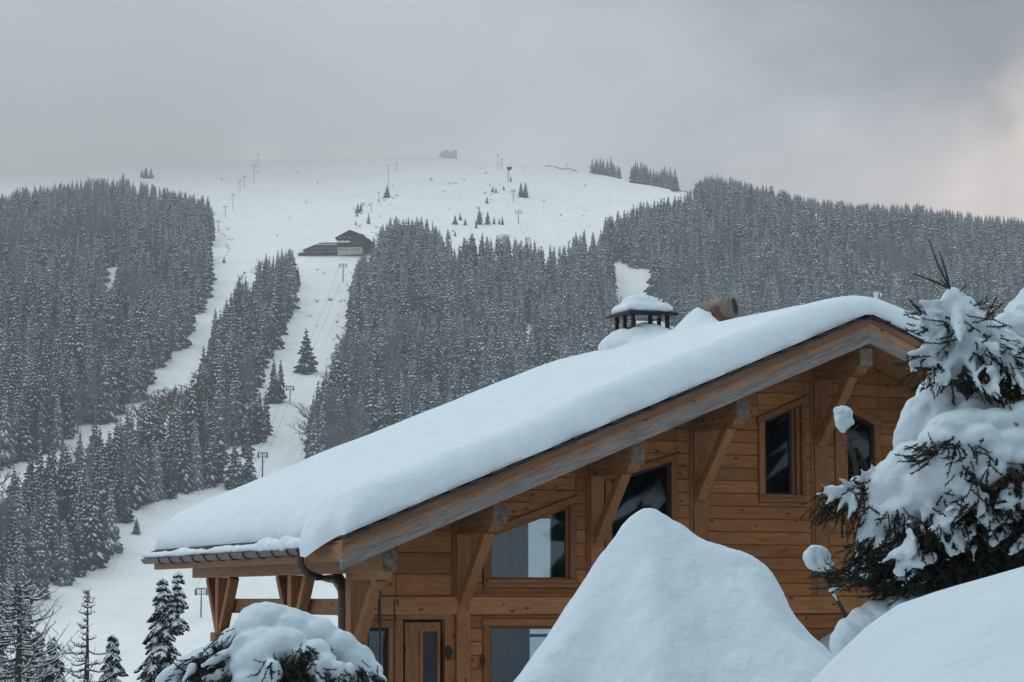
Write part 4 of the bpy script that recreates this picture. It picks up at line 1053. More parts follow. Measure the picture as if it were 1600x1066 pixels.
# snow-laden conifer shrub below the eave
def laden_shrub():
    Y = 15.0; rng = random.Random(5); k = Y / F_PX
    base = at(430, 1150, Y); gz = float(ground(base.x, base.y))
    root = empty('conifer_shrub', (base.x, base.y, gz)); inv = Vector((-base.x, -base.y, -gz))
    tag(root, 'rounded conifer shrub buried in lobes of snow under the eave', 'shrub')
    def fin(o): o.parent = root; o.location = inv; return o
    t = MB(); t.tube([(base.x, base.y, gz - .2), at(428, 1060, Y), at(420, 985, Y)], [.05, .04, .015], 7)
    for (x1, y1, dy) in [(290, 1060, -.2), (330, 1030, -.4), (560, 1055, -.3), (500, 1050, -.5), (450, 1050, -.6), (380, 1060, -.5), (600, 1075, -.1)]:
        a, c = at(428, 1050, Y), at(x1, y1, Y + dy); t.tube([a, (a + c) / 2 + Vector((0, 0, .08)), c], [.016, .012, .005], 6)
    fin(t.build('trunk', M['bark']))
    nb = MB()
    for px, py, sx, sz, n, d, dy in [(330, 1035, 16, 8, 60, (-.5, -.6, -.5), -.25), (350, 1012, 10, 10, 40, (-.2, -.6, -.6), -.25), (300, 1050, 12, 8, 40, (-.6, -.5, -.5), -.2), (455, 1045, 18, 12, 90, (0, -.7, -.6), -.55), (478, 1055, 16, 8, 60, (.1, -.7, -.6), -.55),
                                    (520, 1058, 14, 8, 50, (.2, -.7, -.6), -.5), (560, 1055, 14, 8, 60, (.3, -.6, -.6), -.4), (585, 1062, 10, 6, 30, (.6, -.5, -.5), -.3), (478, 1015, 8, 5, 20, (.2, -.7, -.4), -.5), (370, 1005, 6, 10, 24, (-.2, -.6, -.6), -.3), (415, 1075, 30, 8, 80, (0, -.6, -.6), -.5), (345, 1062, 20, 8, 60, (-.3, -.6, -.6), -.4), (425, 1040, 6, 6, 16, (0, -.7, -.5), -.6)]:
        needle_cluster(nb, rng, at(px, py, Y + dy), (sx * k, .06, sz * k), n, d, (.06, .16), .4)
    for _ in range(420):
        px = rng.uniform(290, 600); py = rng.uniform(np.interp(px, [290, 420, 600], [1050, 1010, 1060]), 1110)
        twig(nb, at(px, py, Y + rng.uniform(-.4, .3)), (rng.gauss(0, .8), rng.gauss(-.3, .6), rng.gauss(-.3, .5)), rng.uniform(.1, .22), rng, needle=.024, step=.006, w=.010)
    fin(nb.build('needles', [M['needles_near'], M['bark']], fix=False))
    S = [(418, 968, 44, 27, 0, 60), (395, 985, 34, 30, -.1, 50), (450, 978, 46, 27, 0, 60), (490, 992, 40, 28, 0, 55), (522, 1012, 40, 30, 0, 50), (552, 1035, 34, 30, 0, 45), (575, 1052, 24, 22, -.05, 30), (590, 1066, 14, 16, -.1), (372, 1002, 30, 22, -.05, 40), (345, 1012, 24, 12, -.05, 30),
         (318, 1026, 26, 14, -.1, 30), (292, 1042, 24, 18, -.15, 28), (268, 1056, 18, 14, -.2, 24), (252, 1066, 10, 10, -.2), (410, 1010, 40, 30, -.25, 50), (440, 1010, 40, 28, -.3, 50), (385, 1040, 26, 26, -.4, 36), (405, 1030, 30, 30, -.45, 36), (425, 1055, 16, 22, -.6, 24), (395, 1062, 30, 16, -.5, 30),
         (495, 1020, 24, 20, -.35, 36), (510, 1040, 18, 20, -.45, 26), (528, 1050, 14, 18, -.5, 20), (545, 1050, 12, 16, -.45, 18), (488, 1045, 8, 14, -.55, 12), (470, 1022, 14, 10, -.45, 18), (568, 1062, 10, 12, -.4, 12), (325, 1062, 14, 10, -.4), (345, 1056, 12, 12, -.4), (362, 1035, 10, 18, -.35, 12), (500, 1062, 10, 10, -.6), (455, 1000, 24, 18, -.3, 30), (430, 1090, 130, 24, -.1, 90)]
    bl = px_blobs(S, Y)
    for x0, y0, x1, y1 in [(385, 1005, 365, 1030), (375, 1000, 350, 1022), (355, 1020, 318, 1040), (410, 1050, 405, 1080), (430, 1060, 432, 1085), (495, 1040, 485, 1068), (512, 1050, 508, 1075), (530, 1055, 535, 1078), (550, 1055, 556, 1078), (572, 1058, 580, 1080), (470, 1020, 462, 1040), (300, 1045, 285, 1066), (520, 1030, 500, 1052)]:
        bl += capsule(at(x0, y0, Y - .4), at(x1, y1, Y - .48), .036, .018, 6)
    fin(remesh('snow', bl, 0.017, [M['snow_near']], 3, 0.016, 7))
laden_shrub()

# two snow-capped stalks between the heap and the spruce
def stalk(Y, path, r, cap, side, label, twigs):
    base = at(*path[-1], Y); gz = float(ground(base.x, base.y))
    root = empty('capped_stalk', (base.x, base.y, gz)); inv = Vector((-base.x, -base.y, -gz)); rng = random.Random(int(path[0][0]))
    tag(root, label, 'plant', 'snow-capped stalks')
    t = MB(); pts = [at(a, b_, Y) for a, b_ in path] + [Vector((base.x + .02, base.y, gz - .2))]
    t.tube(pts, [r * .8] + [r] * (len(pts) - 1), 7)
    for (x0, y0, x1, y1) in twigs:
        for q_ in range(3):
            e = at(x1 + rng.uniform(-9, 9), y1 + rng.uniform(-9, 9), Y + rng.uniform(-.05, .05)); t.tube([at(x0, y0, Y), (at(x0, y0, Y) + e) / 2 + Vector((0, 0, .004)), e], [.0035, .0028, .0015], 4)
    o = t.build('stem', M['bark'], root); o.location = inv
    bl = px_blobs(cap, Y)
    for (x0, y0, x1, y1) in side:
        q_ = remesh('snow_tuft', capsule(at(x0, y0, Y - .01), at(x1, y1, Y - .01), .013, .008), 0.006, [M['snow_near']], 2, 0.006, 22, root); q_.location = inv
    o = remesh('snow_cap', bl, 0.008, [M['snow_near']], 2, 0.010, 22, root); o.location = inv
stalk(11.8, [(1288, 890), (1300, 925), (1312, 945), (1322, 965), (1335, 990)], .011, [(1276, 862, 16, 11), (1268, 872, 13, 15), (1284, 872, 15, 15), (1294, 882, 8, 9), (1278, 886, 13, 6), (1264, 882, 7, 6), (1290, 890, 5, 5)], [(1298, 923, 1312, 920), (1304, 930, 1308, 938)],
      'leaning stalk with a round cap of snow beside the heap', [(1290, 895, 1262, 905), (1288, 890, 1258, 880), (1290, 893, 1302, 870), (1294, 905, 1320, 925), (1288, 888, 1270, 895), (1300, 920, 1330, 910), (1286, 888, 1256, 868)])
stalk(12.6, [(1322, 668), (1328, 690), (1334, 715), (1340, 745), (1348, 800), (1360, 870), (1370, 960)], .012, [(1313, 643, 11, 9), (1322, 648, 11, 12), (1312, 655, 9, 13), (1324, 660, 11, 9), (1317, 668, 8, 7), (1308, 664, 4, 4)], [(1354, 742, 1362, 735)],
      'upright stalk with a tall cap of snow before the ridge window', [(1324, 672, 1335, 668), (1326, 680, 1338, 672), (1328, 690, 1342, 680), (1330, 700, 1318, 690), (1332, 712, 1345, 700), (1336, 725, 1322, 712), (1338, 735, 1350, 718)])
# ------------------------------------------------------------------ conifers
def spruce_mesh(name, seed, whorls=26, nb=8, width=0.20, droop=0.45, snow=0.55, thin=0.0, frost=False):
    """crown of a spruce one unit tall: drooping fronds with snow on top, thinned at random"""
    rng = random.Random(seed); b = MB()
    for i in range(whorls):
        t = 0.07 + 0.90 * (i / (whorls - 1)) ** 0.93
        R0 = width * (1 - t) ** 0.82 * (0.9 + 0.18 * math.sin(i * 1.7 + seed)) + 0.006
        n = max(4, int(nb * (0.55 + 0.5 * (1 - t)) + rng.random()))
        ph = rng.uniform(0, 6.28)
        for k in range(n):
            if rng.random() < thin: continue
            a = ph + 2 * math.pi * k / n + rng.uniform(-.25, .25)
            R = R0 * rng.uniform(.62, 1.18); z = t + rng.uniform(-.012, .012)
            d = np.array([math.cos(a), math.sin(a), 0]); s = np.array([-math.sin(a), math.cos(a), 0])
            w = (0.21 * R + 0.009) * rng.uniform(.75, 1.25); dr = droop * rng.uniform(.7, 1.25)
            c0 = np.array([0, 0, z + 0.10 * R]); c1 = d * R * .55 + np.array([0, 0, z - dr * R * .34]); c2 = d * R + np.array([0, 0, z - dr * R * .95])
            dn = np.array([0, 0, -1.0])
            v = [c0, c1 + s * w + dn * w * .7, c1, c1 - s * w + dn * w * .7, c2 + s * w * .25 + dn * w * .4, c2 + d * w * .5, c2 - s * w * .25 + dn * w * .4,
                 c1 * .75 + c2 * .25 + s * w * .55 + dn * w * 2.0, c1 * .75 + c2 * .25 - s * w * .55 + dn * w * 2.0]
            b.add(v, [(0, 1, 2), (0, 2, 3), (1, 4, 5, 2), (2, 5, 6, 3), (1, 7, 4), (3, 6, 8)], 0)
            if rng.random() < snow * 1.25:
                f = rng.uniform(.35, .85) * (0.6 + 0.6 * snow); up = np.array([0, 0, .0035 + .02 * w]); e0 = rng.uniform(.15, .45)
                a0 = c0 * (1 - e0) + c1 * e0
                sv = [a0 + up, c1 + s * w * f + dn * w * .7 * f + up, c1 + up * 1.6, c1 - s * w * f + dn * w * .7 * f + up, c2 * .93 + c1 * .07 + up]
                b.add(sv, [(0, 1, 2), (0, 2, 3), (1, 4, 2), (2, 4, 3)], 1)
    return b.mesh(name, [M['needles_frost' if frost else 'needles_far'], M['snow_tree']])
def trunk_mesh(name, r=0.013):
    b = MB(); b.tube([(0, 0, -0.06), (0, 0, .5), (0, 0, .97)], [r, r * .65, .001], 6, 0); return b.mesh(name, [M['bark_far']])
CDEF = [(11, 21, 8, .165, .95, .60, .03), (23, 19, 8, .195, .85, .66, .03), (37, 24, 8, .140, 1.05, .55, .06), (41, 18, 7, .205, .90, .74, .08), (59, 23, 7, .150, .80, .48, .14), (67, 20, 8, .175, 1.0, .85, .05)]
CROWNS = [spruce_mesh('spruce_crown', *k) for k in CDEF]
FROSTED = [spruce_mesh('frosted_crown', k[0] + 100, *k[1:5], min(.95, k[5] + .12), k[6], frost=True) for k in CDEF]
TRUNK = trunk_mesh('spruce_trunk')
def bare_mesh(name, seed, mt, n0=22, frost=True):
    """leafless broadleaf crown one unit tall: fans of fine upswept twigs"""
    rng = random.Random(seed); b = MB()
    b.tube([(0, 0, -.05), (.01, 0, .45), (0, .01, .8)], [.016, .010, .003], 5)
    def strip(p, d, ln, w, lev):
        q = p + d * ln; s = d.cross(Vector((rng.uniform(-1, 1), rng.uniform(-1, 1), .2))).normalized() * w
        b.add([p - s, p + s, q + s * .4, q - s * .4], [(0, 1, 2, 3)], 0)
        if lev:
            for _ in range(4):
                t = rng.uniform(.3, 1); dd = (d + Vector((rng.gauss(0, .5), rng.gauss(0, .5), rng.gauss(.15, .3)))).normalized()
                strip(p + d * ln * t, dd, ln * rng.uniform(.4, .65), w * .6, lev - 1)
    for i in range(n0):
        z = rng.uniform(.18, .8); a = rng.uniform(0, 6.28); d = Vector((math.cos(a), math.sin(a), rng.uniform(.5, 1.4))).normalized()
        strip(Vector((0, 0, z)), d, rng.uniform(.16, .28) * (1.1 - .5 * z), .009, 2)
    return b.mesh(name, [mt])
BARE = [bare_mesh('bare_crown', 3, M['frost_twig']), bare_mesh('bare_crown', 9, M['frost_twig']), bare_mesh('bare_crown', 15, M['brown_twig'])]

# outlines in the photograph of the woods (tree tops and feet both fall inside)
WOODS = {
 'left': [(-420, 330), (0, 312), (40, 300), (100, 292), (150, 284), (210, 286), (260, 299), (300, 308), (328, 312), (334, 340), (331, 372), (322, 395), (330, 410), (342, 425), (340, 445), (318, 480), (300, 505), (288, 540), (258, 556), (246, 575), (232, 600), (226, 612), (206, 634), (176, 650), (140, 668), (112, 676), (96, 700), (62, 712), (60, 690), (40, 716), (0, 730), (-420, 860)],
 'lower': [(-420, 880), (0, 736), (30, 716), (60, 702), (110, 684), (150, 670), (190, 652), (212, 636), (236, 624), (250, 612), (275, 606), (300, 590), (316, 578), (321, 552), (331, 504), (350, 482), (372, 455), (386, 430), (412, 408), (440, 396), (462, 391), (469, 432), (466, 458), (450, 492), (440, 520), (428, 540), (410, 566), (407, 598), (383, 634), (360, 690), (353, 724), (341, 752), (301, 770), (270, 771), (246, 787), (214, 797), (178, 828), (172, 868), (142, 892), (104, 914), (66, 935), (20, 965), (-420, 1120)],
 'centre': [(552, 440), (560, 412), (578, 388), (596, 358), (615, 342), (640, 345), (672, 346), (690, 372), (720, 374), (760, 368), (790, 372), (850, 384), (880, 392), (905, 366), (936, 362), (950, 384), (960, 420), (962, 450), (975, 452), (986, 455), (986, 500), (990, 570), (900, 610), (700, 690), (610, 725), (500, 760), (482, 740), (486, 692), (478, 664), (475, 625), (488, 585), (520, 570), (524, 545), (545, 520), (550, 480)],
 'right': [(944, 362), (948, 345), (975, 332), (1000, 322), (1060, 313), (1088, 298), (1105, 280), (1130, 278), (1160, 286), (1200, 297), (1240, 312), (1290, 318), (1350, 325), (1420, 324), (1480, 334), (1540, 343), (2100, 380), (2100, 640), (1100, 600), (1060, 520), (1040, 490), (1024, 480), (1022, 428), (1000, 420), (965, 410), (952, 400)],
}
CLEAR = [[(158, 422), (184, 420), (182, 434), (160, 438)], [(78, 455), (118, 452), (116, 462), (80, 466)], [(-60, 468), (46, 466), (42, 478), (-60, 482)], [(62, 668), (84, 664), (82, 690), (64, 694)], [(815, 512), (832, 512), (832, 540), (816, 540)], [(1362, 432), (1378, 432), (1376, 446), (1362, 446)]]
ROOFLINE = [(-200, 1200), (238, 1200), (240, 850), (300, 800), (480, 735), (620, 690), (800, 620), (940, 560), (1100, 508), (1250, 480), (1380, 464), (1500, 460), (1800, 440)]
def inside(px, py, poly):
    r = np.zeros(px.shape, bool); n = len(poly)
    for i in range(n):
        (x0, y0), (x1, y1) = poly[i], poly[(i + 1) % n]
        if y0 == y1: continue
        c = ((y0 > py) != (y1 > py)) & (px < (x1 - x0) * (py - y0) / (y1 - y0) + x0)
        r ^= c
    return r
def plant_woods():
    rg = np.random.RandomState(3); P = []
    for yb0, yb1, sp in ((560, 1000, 6.0), (1000, 1300, 6.2), (1300, 1800, 6.6)):
        xs = np.arange(-430, 430, sp); ys = np.arange(yb0, yb1, sp); X, Y = np.meshgrid(xs, ys)
        X = (X + rg.uniform(-.45, .45, X.shape) * sp).ravel(); Y = (Y + rg.uniform(-.45, .45, Y.shape) * sp).ravel(); P.append(np.stack([X, Y], 1))
    P = np.concatenate(P); x, y = P.T; z = ground(x, y)
    h = 18.0 + 8.0 * fbm(x / 45, y / 45, 61, 2) + rg.normal(0, 4.0, len(x)); h = np.clip(h, 6, 28) * np.interp(y, [600, 1200, 1500, 1800], [1.0, 1.0, .85, .75])
    bx, by = proj(x, y, z); tx, ty = proj(x, y, z + h)
    zone = np.full(len(x), -1); dl, dr_ = [9, 7, 2, 4], [0, 1, 4, 9]
    for i, (nm, poly) in enumerate(WOODS.items()):
        ok = (inside(bx, by, poly) | inside(bx - dr_[i], by - 4, poly) | inside(bx + dl[i], by - 4, poly)) & (inside(tx, ty + 9, poly) | inside(tx - dr_[i], ty + 9, poly) | inside(tx + dl[i], ty + 9, poly))
        zone[ok] = i
    zone[fbm(x / 16, y / 16, 97, 2) > .50] = -1
    for c in CLEAR: zone[inside(bx, by, c)] = -1
    gap = [(956, 410), (1024, 424), (1022, 484), (984, 484), (962, 456)]
    for gp in [gap] + [[(px_, py_ + 2) for px_, py_ in g] for g in CLEAR]:
        for f in (0, .3, .6, .95): zone[inside(bx + (tx - bx) * f, by + (ty - by) * f, gp)] = -1
    roofy = np.interp(tx, [a for a, _ in ROOFLINE], [b for _, b in ROOFLINE])
    keep = (zone >= 0) & (ty < roofy - 3) & (bx > -400) & (bx < 2060)
    return x[keep], y[keep], z[keep], h[keep], zone[keep], (by - ty)[keep], bx[keep], by[keep]
tx_, ty_, tz_, th_, tzone, tpx, tbx, tby = plant_woods()
rs = np.random.RandomState(10)
N = len(tx_)
var = rs.randint(0, 6, N)
frosted = rs.rand(N) < np.array([.28, .20, .58, .52])[tzone] + .35 * fbm(tx_ / 30, ty_ / 30, 83, 2)
print('trees', N, np.bincount(tzone))
# broadleaf patches inside the woods
bare = (fbm(tx_ / 38, ty_ / 38, 71, 2) > .30) & (rs.rand(N) < .7)
brown = inside(tbx, tby, [(135, 700), (195, 668), (245, 645), (300, 640), (325, 690), (250, 712), (180, 722)]) & (rs.rand(N) < .9)
bare |= inside(tbx, tby, [(520, 640), (560, 590), (640, 600), (640, 690), (540, 720)]) & (rs.rand(N) < .45)
con = ~(bare | brown)
# the ones that show largest stand as trees of their own
roofy = np.interp(tbx, [a for a, _ in ROOFLINE], [b for _, b in ROOFLINE])
score = np.where(con & (tby < roofy + 4) & (tbx > -5) & (tbx < 1600), tpx, 0)
order = np.argsort(-score)[:220]; single = np.zeros(N, bool); single[order] = True
LOOKS = ['snow-dusted', 'broad', 'slender', 'wide snow-laden', 'thin-crowned', 'heavily whitened']
PLACES = [[((300, 470), 'on the edge of the wide piste above the narrow track'), ((235, 600), 'where the wood above the track meets the piste bend'), ((160, 640), 'right above the narrow forest track'), ((40, 690), 'above the small snow gap beside the track'), ((40, 560), 'deep in the wood above the track'), ((330, 380), 'beside the drag lift line')],
          [((455, 430), 'topping the tongue of wood below the ski restaurant'), ((400, 560), 'in the tongue of wood beside the broad lone spruce'), ((335, 620), 'in the wood facing the lift line clump'), ((330, 740), 'on the wood edge facing the lowest lift line spruces'), ((250, 780), 'on the lower wood edge above the tiny lone spruce'), ((165, 860), 'on the wood edge below the tiny lone spruce'), ((150, 740), 'inside the lower wood below the brown thicket'), ((40, 760), 'in the lower wood just under the narrow track'), ((50, 890), 'in the lower wood behind the leafless trees')],
          [((490, 650), 'at the piste edge of the middle wood above the roof'), ((560, 640), 'in the middle wood just behind the roof snow'), ((560, 480), 'on the middle wood edge below the ski restaurant'), ((700, 600), 'deep in the middle wood above the roof snow'), ((900, 520), 'in the middle wood beside the hooded chimney')],
          [((1050, 460), 'in the shoulder wood beside the small clearing'), ((1150, 470), 'in the shoulder wood behind the clay chimney'), ((1300, 450), 'in the shoulder wood above the chalet ridge')]]
def wood_label(zone, v, px, py, fr):
    ph = min(PLACES[zone], key=lambda e: (e[0][0] - px) ** 2 + (e[0][1] - py) ** 2)[1]
    return '%s%s spruce %s' % ('frosted ' if fr else '', LOOKS[v], ph)
def far_spruce(p, h, v, rz, wsc, label, group, name='spruce_tree', frost=False):
    r = empty(name, p, rz); r.scale = (h * wsc, h * wsc, h); tag(r, label, 'spruce', group)
    link('trunk', TRUNK, r); link('crown', (FROSTED if frost else CROWNS)[v], r)
    return r
for i in order:
    far_spruce((tx_[i], ty_[i], tz_[i] - .2), th_[i], int(var[i]), rs.uniform(0, 6.28), rs.uniform(.95, 1.4), wood_label(int(tzone[i]), int(var[i]), tbx[i], tby[i], bool(frosted[i])), ['spruces beyond the track', 'spruces of the lower wood', 'spruces of the middle wood', 'spruces of the shoulder'][tzone[i]], frost=bool(frosted[i]))

def instancer(name, sel, meshes, scale_w, label, kindname, idx=None):
    """the rest of a wood: one object, trees set out by geometry nodes"""
    col = bpy.data.collections.new(name + '_kinds')
    for k, parts in enumerate(meshes):
        if len(parts) > 1:
            bm = bmesh.new(); mats = []
            for me in parts:
                off = len(mats); n0 = len(bm.faces); bm.from_mesh(me); bm.faces.ensure_lookup_table()
                for f in bm.faces[n0:]: f.material_index += off
                mats += list(me.materials)
            me = bpy.data.meshes.new(kindname); bm.to_mesh(me); bm.free()
            for m in mats: me.materials.append(m)
        else: me = parts[0]
        col.objects.link(bpy.data.objects.new('%s_%02d' % (kindname, k), me))
    n = int(sel.sum()); me = bpy.data.meshes.new(name)
    me.vertices.add(n); me.vertices.foreach_set('co', np.stack([tx_[sel], ty_[sel], tz_[sel] - .2], 1).astype(np.float32).ravel())
    rr = np.random.RandomState(n)
    hh = th_[sel]; ww = hh * rr.uniform(*scale_w, n)
    for an, tp, data in (('rot', 'FLOAT_VECTOR', np.stack([rr.normal(0, .03, n), rr.normal(0, .03, n), rr.uniform(0, 6.28, n)], 1)), ('scl', 'FLOAT_VECTOR', np.stack([ww, ww, hh], 1))):
        a = me.attributes.new(an, tp, 'POINT'); a.data.foreach_set('vector', data.astype(np.float32).ravel())
    a = me.attributes.new('idx', 'INT', 'POINT'); a.data.foreach_set('value', (rr.randint(0, len(meshes), n) if idx is None else idx[sel]).astype(np.int32))
    o = link(name, me); me.update()
    ng = bpy.data.node_groups.new(name, 'GeometryNodeTree')
    ng.interface.new_socket('Geometry', in_out='INPUT', socket_type='NodeSocketGeometry'); ng.interface.new_socket('Geometry', in_out='OUTPUT', socket_type='NodeSocketGeometry')
    L = ng.links.new
    gi, go = ng.nodes.new('NodeGroupInput'), ng.nodes.new('NodeGroupOutput')
    ci = ng.nodes.new('GeometryNodeCollectionInfo'); ci.inputs['Collection'].default_value = col; ci.inputs['Separate Children'].default_value = True; ci.inputs['Reset Children'].default_value = True
    ip = ng.nodes.new('GeometryNodeInstanceOnPoints'); ip.inputs['Pick Instance'].default_value = True
    def attr(nm, tp):
        x = ng.nodes.new('GeometryNodeInputNamedAttribute'); x.data_type = tp; x.inputs['Name'].default_value = nm; return x.outputs['Attribute']
    L(gi.outputs[0], ip.inputs['Points']); L(ci.outputs[0], ip.inputs['Instance']); L(attr('idx', 'INT'), ip.inputs['Instance Index'])
    L(attr('rot', 'FLOAT_VECTOR'), ip.inputs['Rotation']); L(attr('scl', 'FLOAT_VECTOR'), ip.inputs['Scale']); L(ip.outputs[0], go.inputs[0])
    md = o.modifiers.new('trees', 'NODES'); md.node_group = ng
    tag(o, label, kind='stuff')
instancer('spruce_forest', con & ~single, [[TRUNK, c] for c in CROWNS + FROSTED], (.95, 1.45), 'dense snow-frosted spruce forest covering the mountain slopes', 'forest_spruce', var + 6 * frosted)
instancer('frosted_woodland', bare & ~brown, [[BARE[0]], [BARE[1]]], (.9, 1.3), 'pale frosted leafless trees among the spruces', 'forest_bare_tree')
instancer('brown_thicket', brown, [[BARE[2]]], (1.0, 1.5), 'brown leafless thicket beside the narrow forest track', 'thicket_tree')

# single trees out on the pistes: photo foot, height in photo pixels, label
LONE = [
 (478, 585, 74, 1, 1.25, 'lone broad spruce on the piste below the ski restaurant'), (427, 630, 72, 2, 1.0, 'slimmer dark spruce of a pair in the middle of the piste'), (438, 628, 68, 4, 1.0, 'dark spruce of the pair standing nearer the lift pylon'),
 (391, 693, 82, 0, 1.0, 'spruce in the clump growing along the lift line'), (405, 690, 80, 2, 1.0, 'spruce in the clump growing along the lift line'), (415, 680, 72, 4, .95, 'spruce in the clump growing along the lift line'), (398, 688, 70, 0, 1.1, 'spruce in the clump growing along the lift line'),
 (386, 716, 72, 2, 1.0, 'spruce below the lift line clump, beside the steel pylon'), (366, 764, 78, 1, 1.1, 'dark spruce at the lower tip of the lift line clump'), (387, 754, 66, 3, 1.05, 'paler spruce next to the lower tip of the lift line clump'), (375, 762, 46, 3, 1.0, 'small snowy spruce filling the lower tip of the clump'),
 (213, 835, 27, 1, 1.35, 'tiny spruce alone on the open snow beside the lower wood'),
 (605, 309, 22, 1, 1.2, 'small spruce alone on the white slope above the restaurant'), (814, 308, 25, 2, 1.2, 'slimmer of two small spruces below the summit lift'), (821, 309, 26, 0, 1.1, 'fuller of two small spruces below the summit lift'),
 (761, 319, 13, 1, 1.2, 'little spruce on the scrubby upper slope'), (749, 350, 26, 1, 1.2, 'spruce of the small group on the upper slope'), (762, 350, 22, 5, 1.2, 'spruce of the small group on the upper slope'), (772, 350, 12, 0, 1.1, 'spruce of the small group on the upper slope'), (785, 351, 14, 2, 1.1, 'spruce of the small group on the upper slope'), (780, 350, 10, 2, 1.1, 'spruce of the small group on the upper slope'),
 (711, 351, 16, 3, 1.3, 'spruce of the scrub group below the summit hut'), (719, 344, 12, 1, 1.2, 'spruce of the scrub group below the summit hut'), (727, 352, 12, 3, 1.2, 'spruce of the scrub group below the summit hut'), (744, 356, 10, 1, 1.2, 'spruce of the scrub group below the summit hut'), (681, 365, 14, 1, 1.1, 'young spruce just above the middle wood'), (700, 374, 18, 3, 1.2, 'young spruce just above the middle wood'), (711, 370, 10, 1, 1.1, 'young spruce just above the middle wood'),
 (559, 333, 16, 3, 1.3, 'snowy spruce in the gully behind the restaurant'), (564, 330, 14, 5, 1.2, 'snowy spruce in the gully behind the restaurant'), (576, 350, 18, 5, .9, 'snowy spruce in the gully behind the restaurant'), (556, 352, 8, 1, 1.1, 'snowy spruce in the gully behind the restaurant'), (558, 340, 9, 3, 1.4, 'snowy spruce in the gully behind the restaurant'),
 (350, 411, 11, 1, 1.2, 'tiny spruce where the drag lift meets the wood'), (192, 292, 24, 0, 1.0, 'tall spruce poking out of the misty wood top'), (770, 300, 10, 1, 1.2, 'bush-like spruce near the upper lift pylon'), (775, 301, 9, 5, 1.2, 'bush-like spruce near the upper lift pylon'), (787, 297, 8, 3, 1.2, 'bush-like spruce near the upper lift pylon'), (798, 284, 10, 5, 1.0, 'bush-like spruce near the upper lift pylon'),
 (1064, 480, 22, 0, 1.1, 'small spruce on the snow gap above the chalet chimney'), (1000, 482, 16, 2, 1.0, 'small spruce in the clearing above the hooded chimney'), (1012, 482, 17, 0, 1.0, 'small spruce in the clearing above the hooded chimney'),
]
for px, py, hp, v, w, lab in LONE:
    p = hit(px, py); h = hp * p.y / F_PX
    far_spruce((p.x, p.y, p.z - .1), h, v, px * 1.3, w * 1.3, lab, 'lone spruces on the ski slopes')
rr = random.Random(31)
def clump(poly_feet, n, hp, lab, group):
    for i in range(n):
        t = (i + rr.uniform(.1, .9)) / n * (len(poly_feet) - 1); k = min(int(t), len(poly_feet) - 2); f = t - k
        px = poly_feet[k][0] + (poly_feet[k + 1][0] - poly_feet[k][0]) * f; py = poly_feet[k][1] + (poly_feet[k + 1][1] - poly_feet[k][1]) * f + rr.uniform(-1, 3)
        p = hit(px, py); h = hp * rr.uniform(.7, 1.15) * p.y / F_PX
        v = rr.choice([0, 2, 4]); sz = 'tall' if h > hp * 1.0 * p.y / F_PX else ('short' if h < hp * .85 * p.y / F_PX else 'middling')
        far_spruce((p.x, p.y, p.z - .1), h, v, rr.uniform(0, 6), rr.uniform(1.0, 1.3), '%s %s' % (sz, lab), group, frost=True)
clump([(925, 266), (945, 267), (969, 270)], 14, 28, 'frosted spruce in the small wood on the summit skyline', 'skyline spruces west')
clump([(984, 275), (1010, 281), (1035, 288), (1058, 290)], 24, 34, 'frosted spruce in the larger wood stepping down the skyline', 'skyline spruces east')
for px, py, hp in ((228, 278, 19), (236, 279, 17), (222, 277, 13)):
    p = hit(px, py); far_spruce((p.x, p.y, p.z), hp * p.y / F_PX, 3, px, 1.6, 'blurred spruce standing in the cloud above the wood top', 'spruces in the cloud')
# scrub dotted over the upper slope
sx = []
for _ in range(150):
    c = rr.choice([(720, 340, 34, 22), (780, 300, 40, 20), (690, 285, 22, 5), (570, 340, 10, 20), (600, 330, 14, 16), (535, 500, 10, 24), (870, 335, 30, 10), (650, 420, 60, 30), (500, 470, 14, 30), (1072, 296, 12, 3), (440, 265, 60, 8), (350, 380, 6, 24)])
    sx.append((rr.gauss(c[0], c[2]), rr.gauss(c[1], c[3])))
b = MB()
for px, py in sx:
    if py > 470 and px > 560: continue
    p = hit(px, py); h = rr.uniform(.8, 2.6)
    for _ in range(26):
        a = rr.uniform(0, 6.28); d = Vector((math.cos(a), math.sin(a), rr.uniform(.3, 1.3))) * h * rr.uniform(.4, .8); s = Vector((rr.uniform(-1, 1), rr.uniform(-1, 1), 0)) * .07 * h
        b.add([p - s, p + s, p + d], [(0, 1, 2)], 0)
o = b.build('scrub', [M['frost_twig']], fix=False); tag(o, 'low frosted scrub dotted over the upper ski slope', kind='stuff')

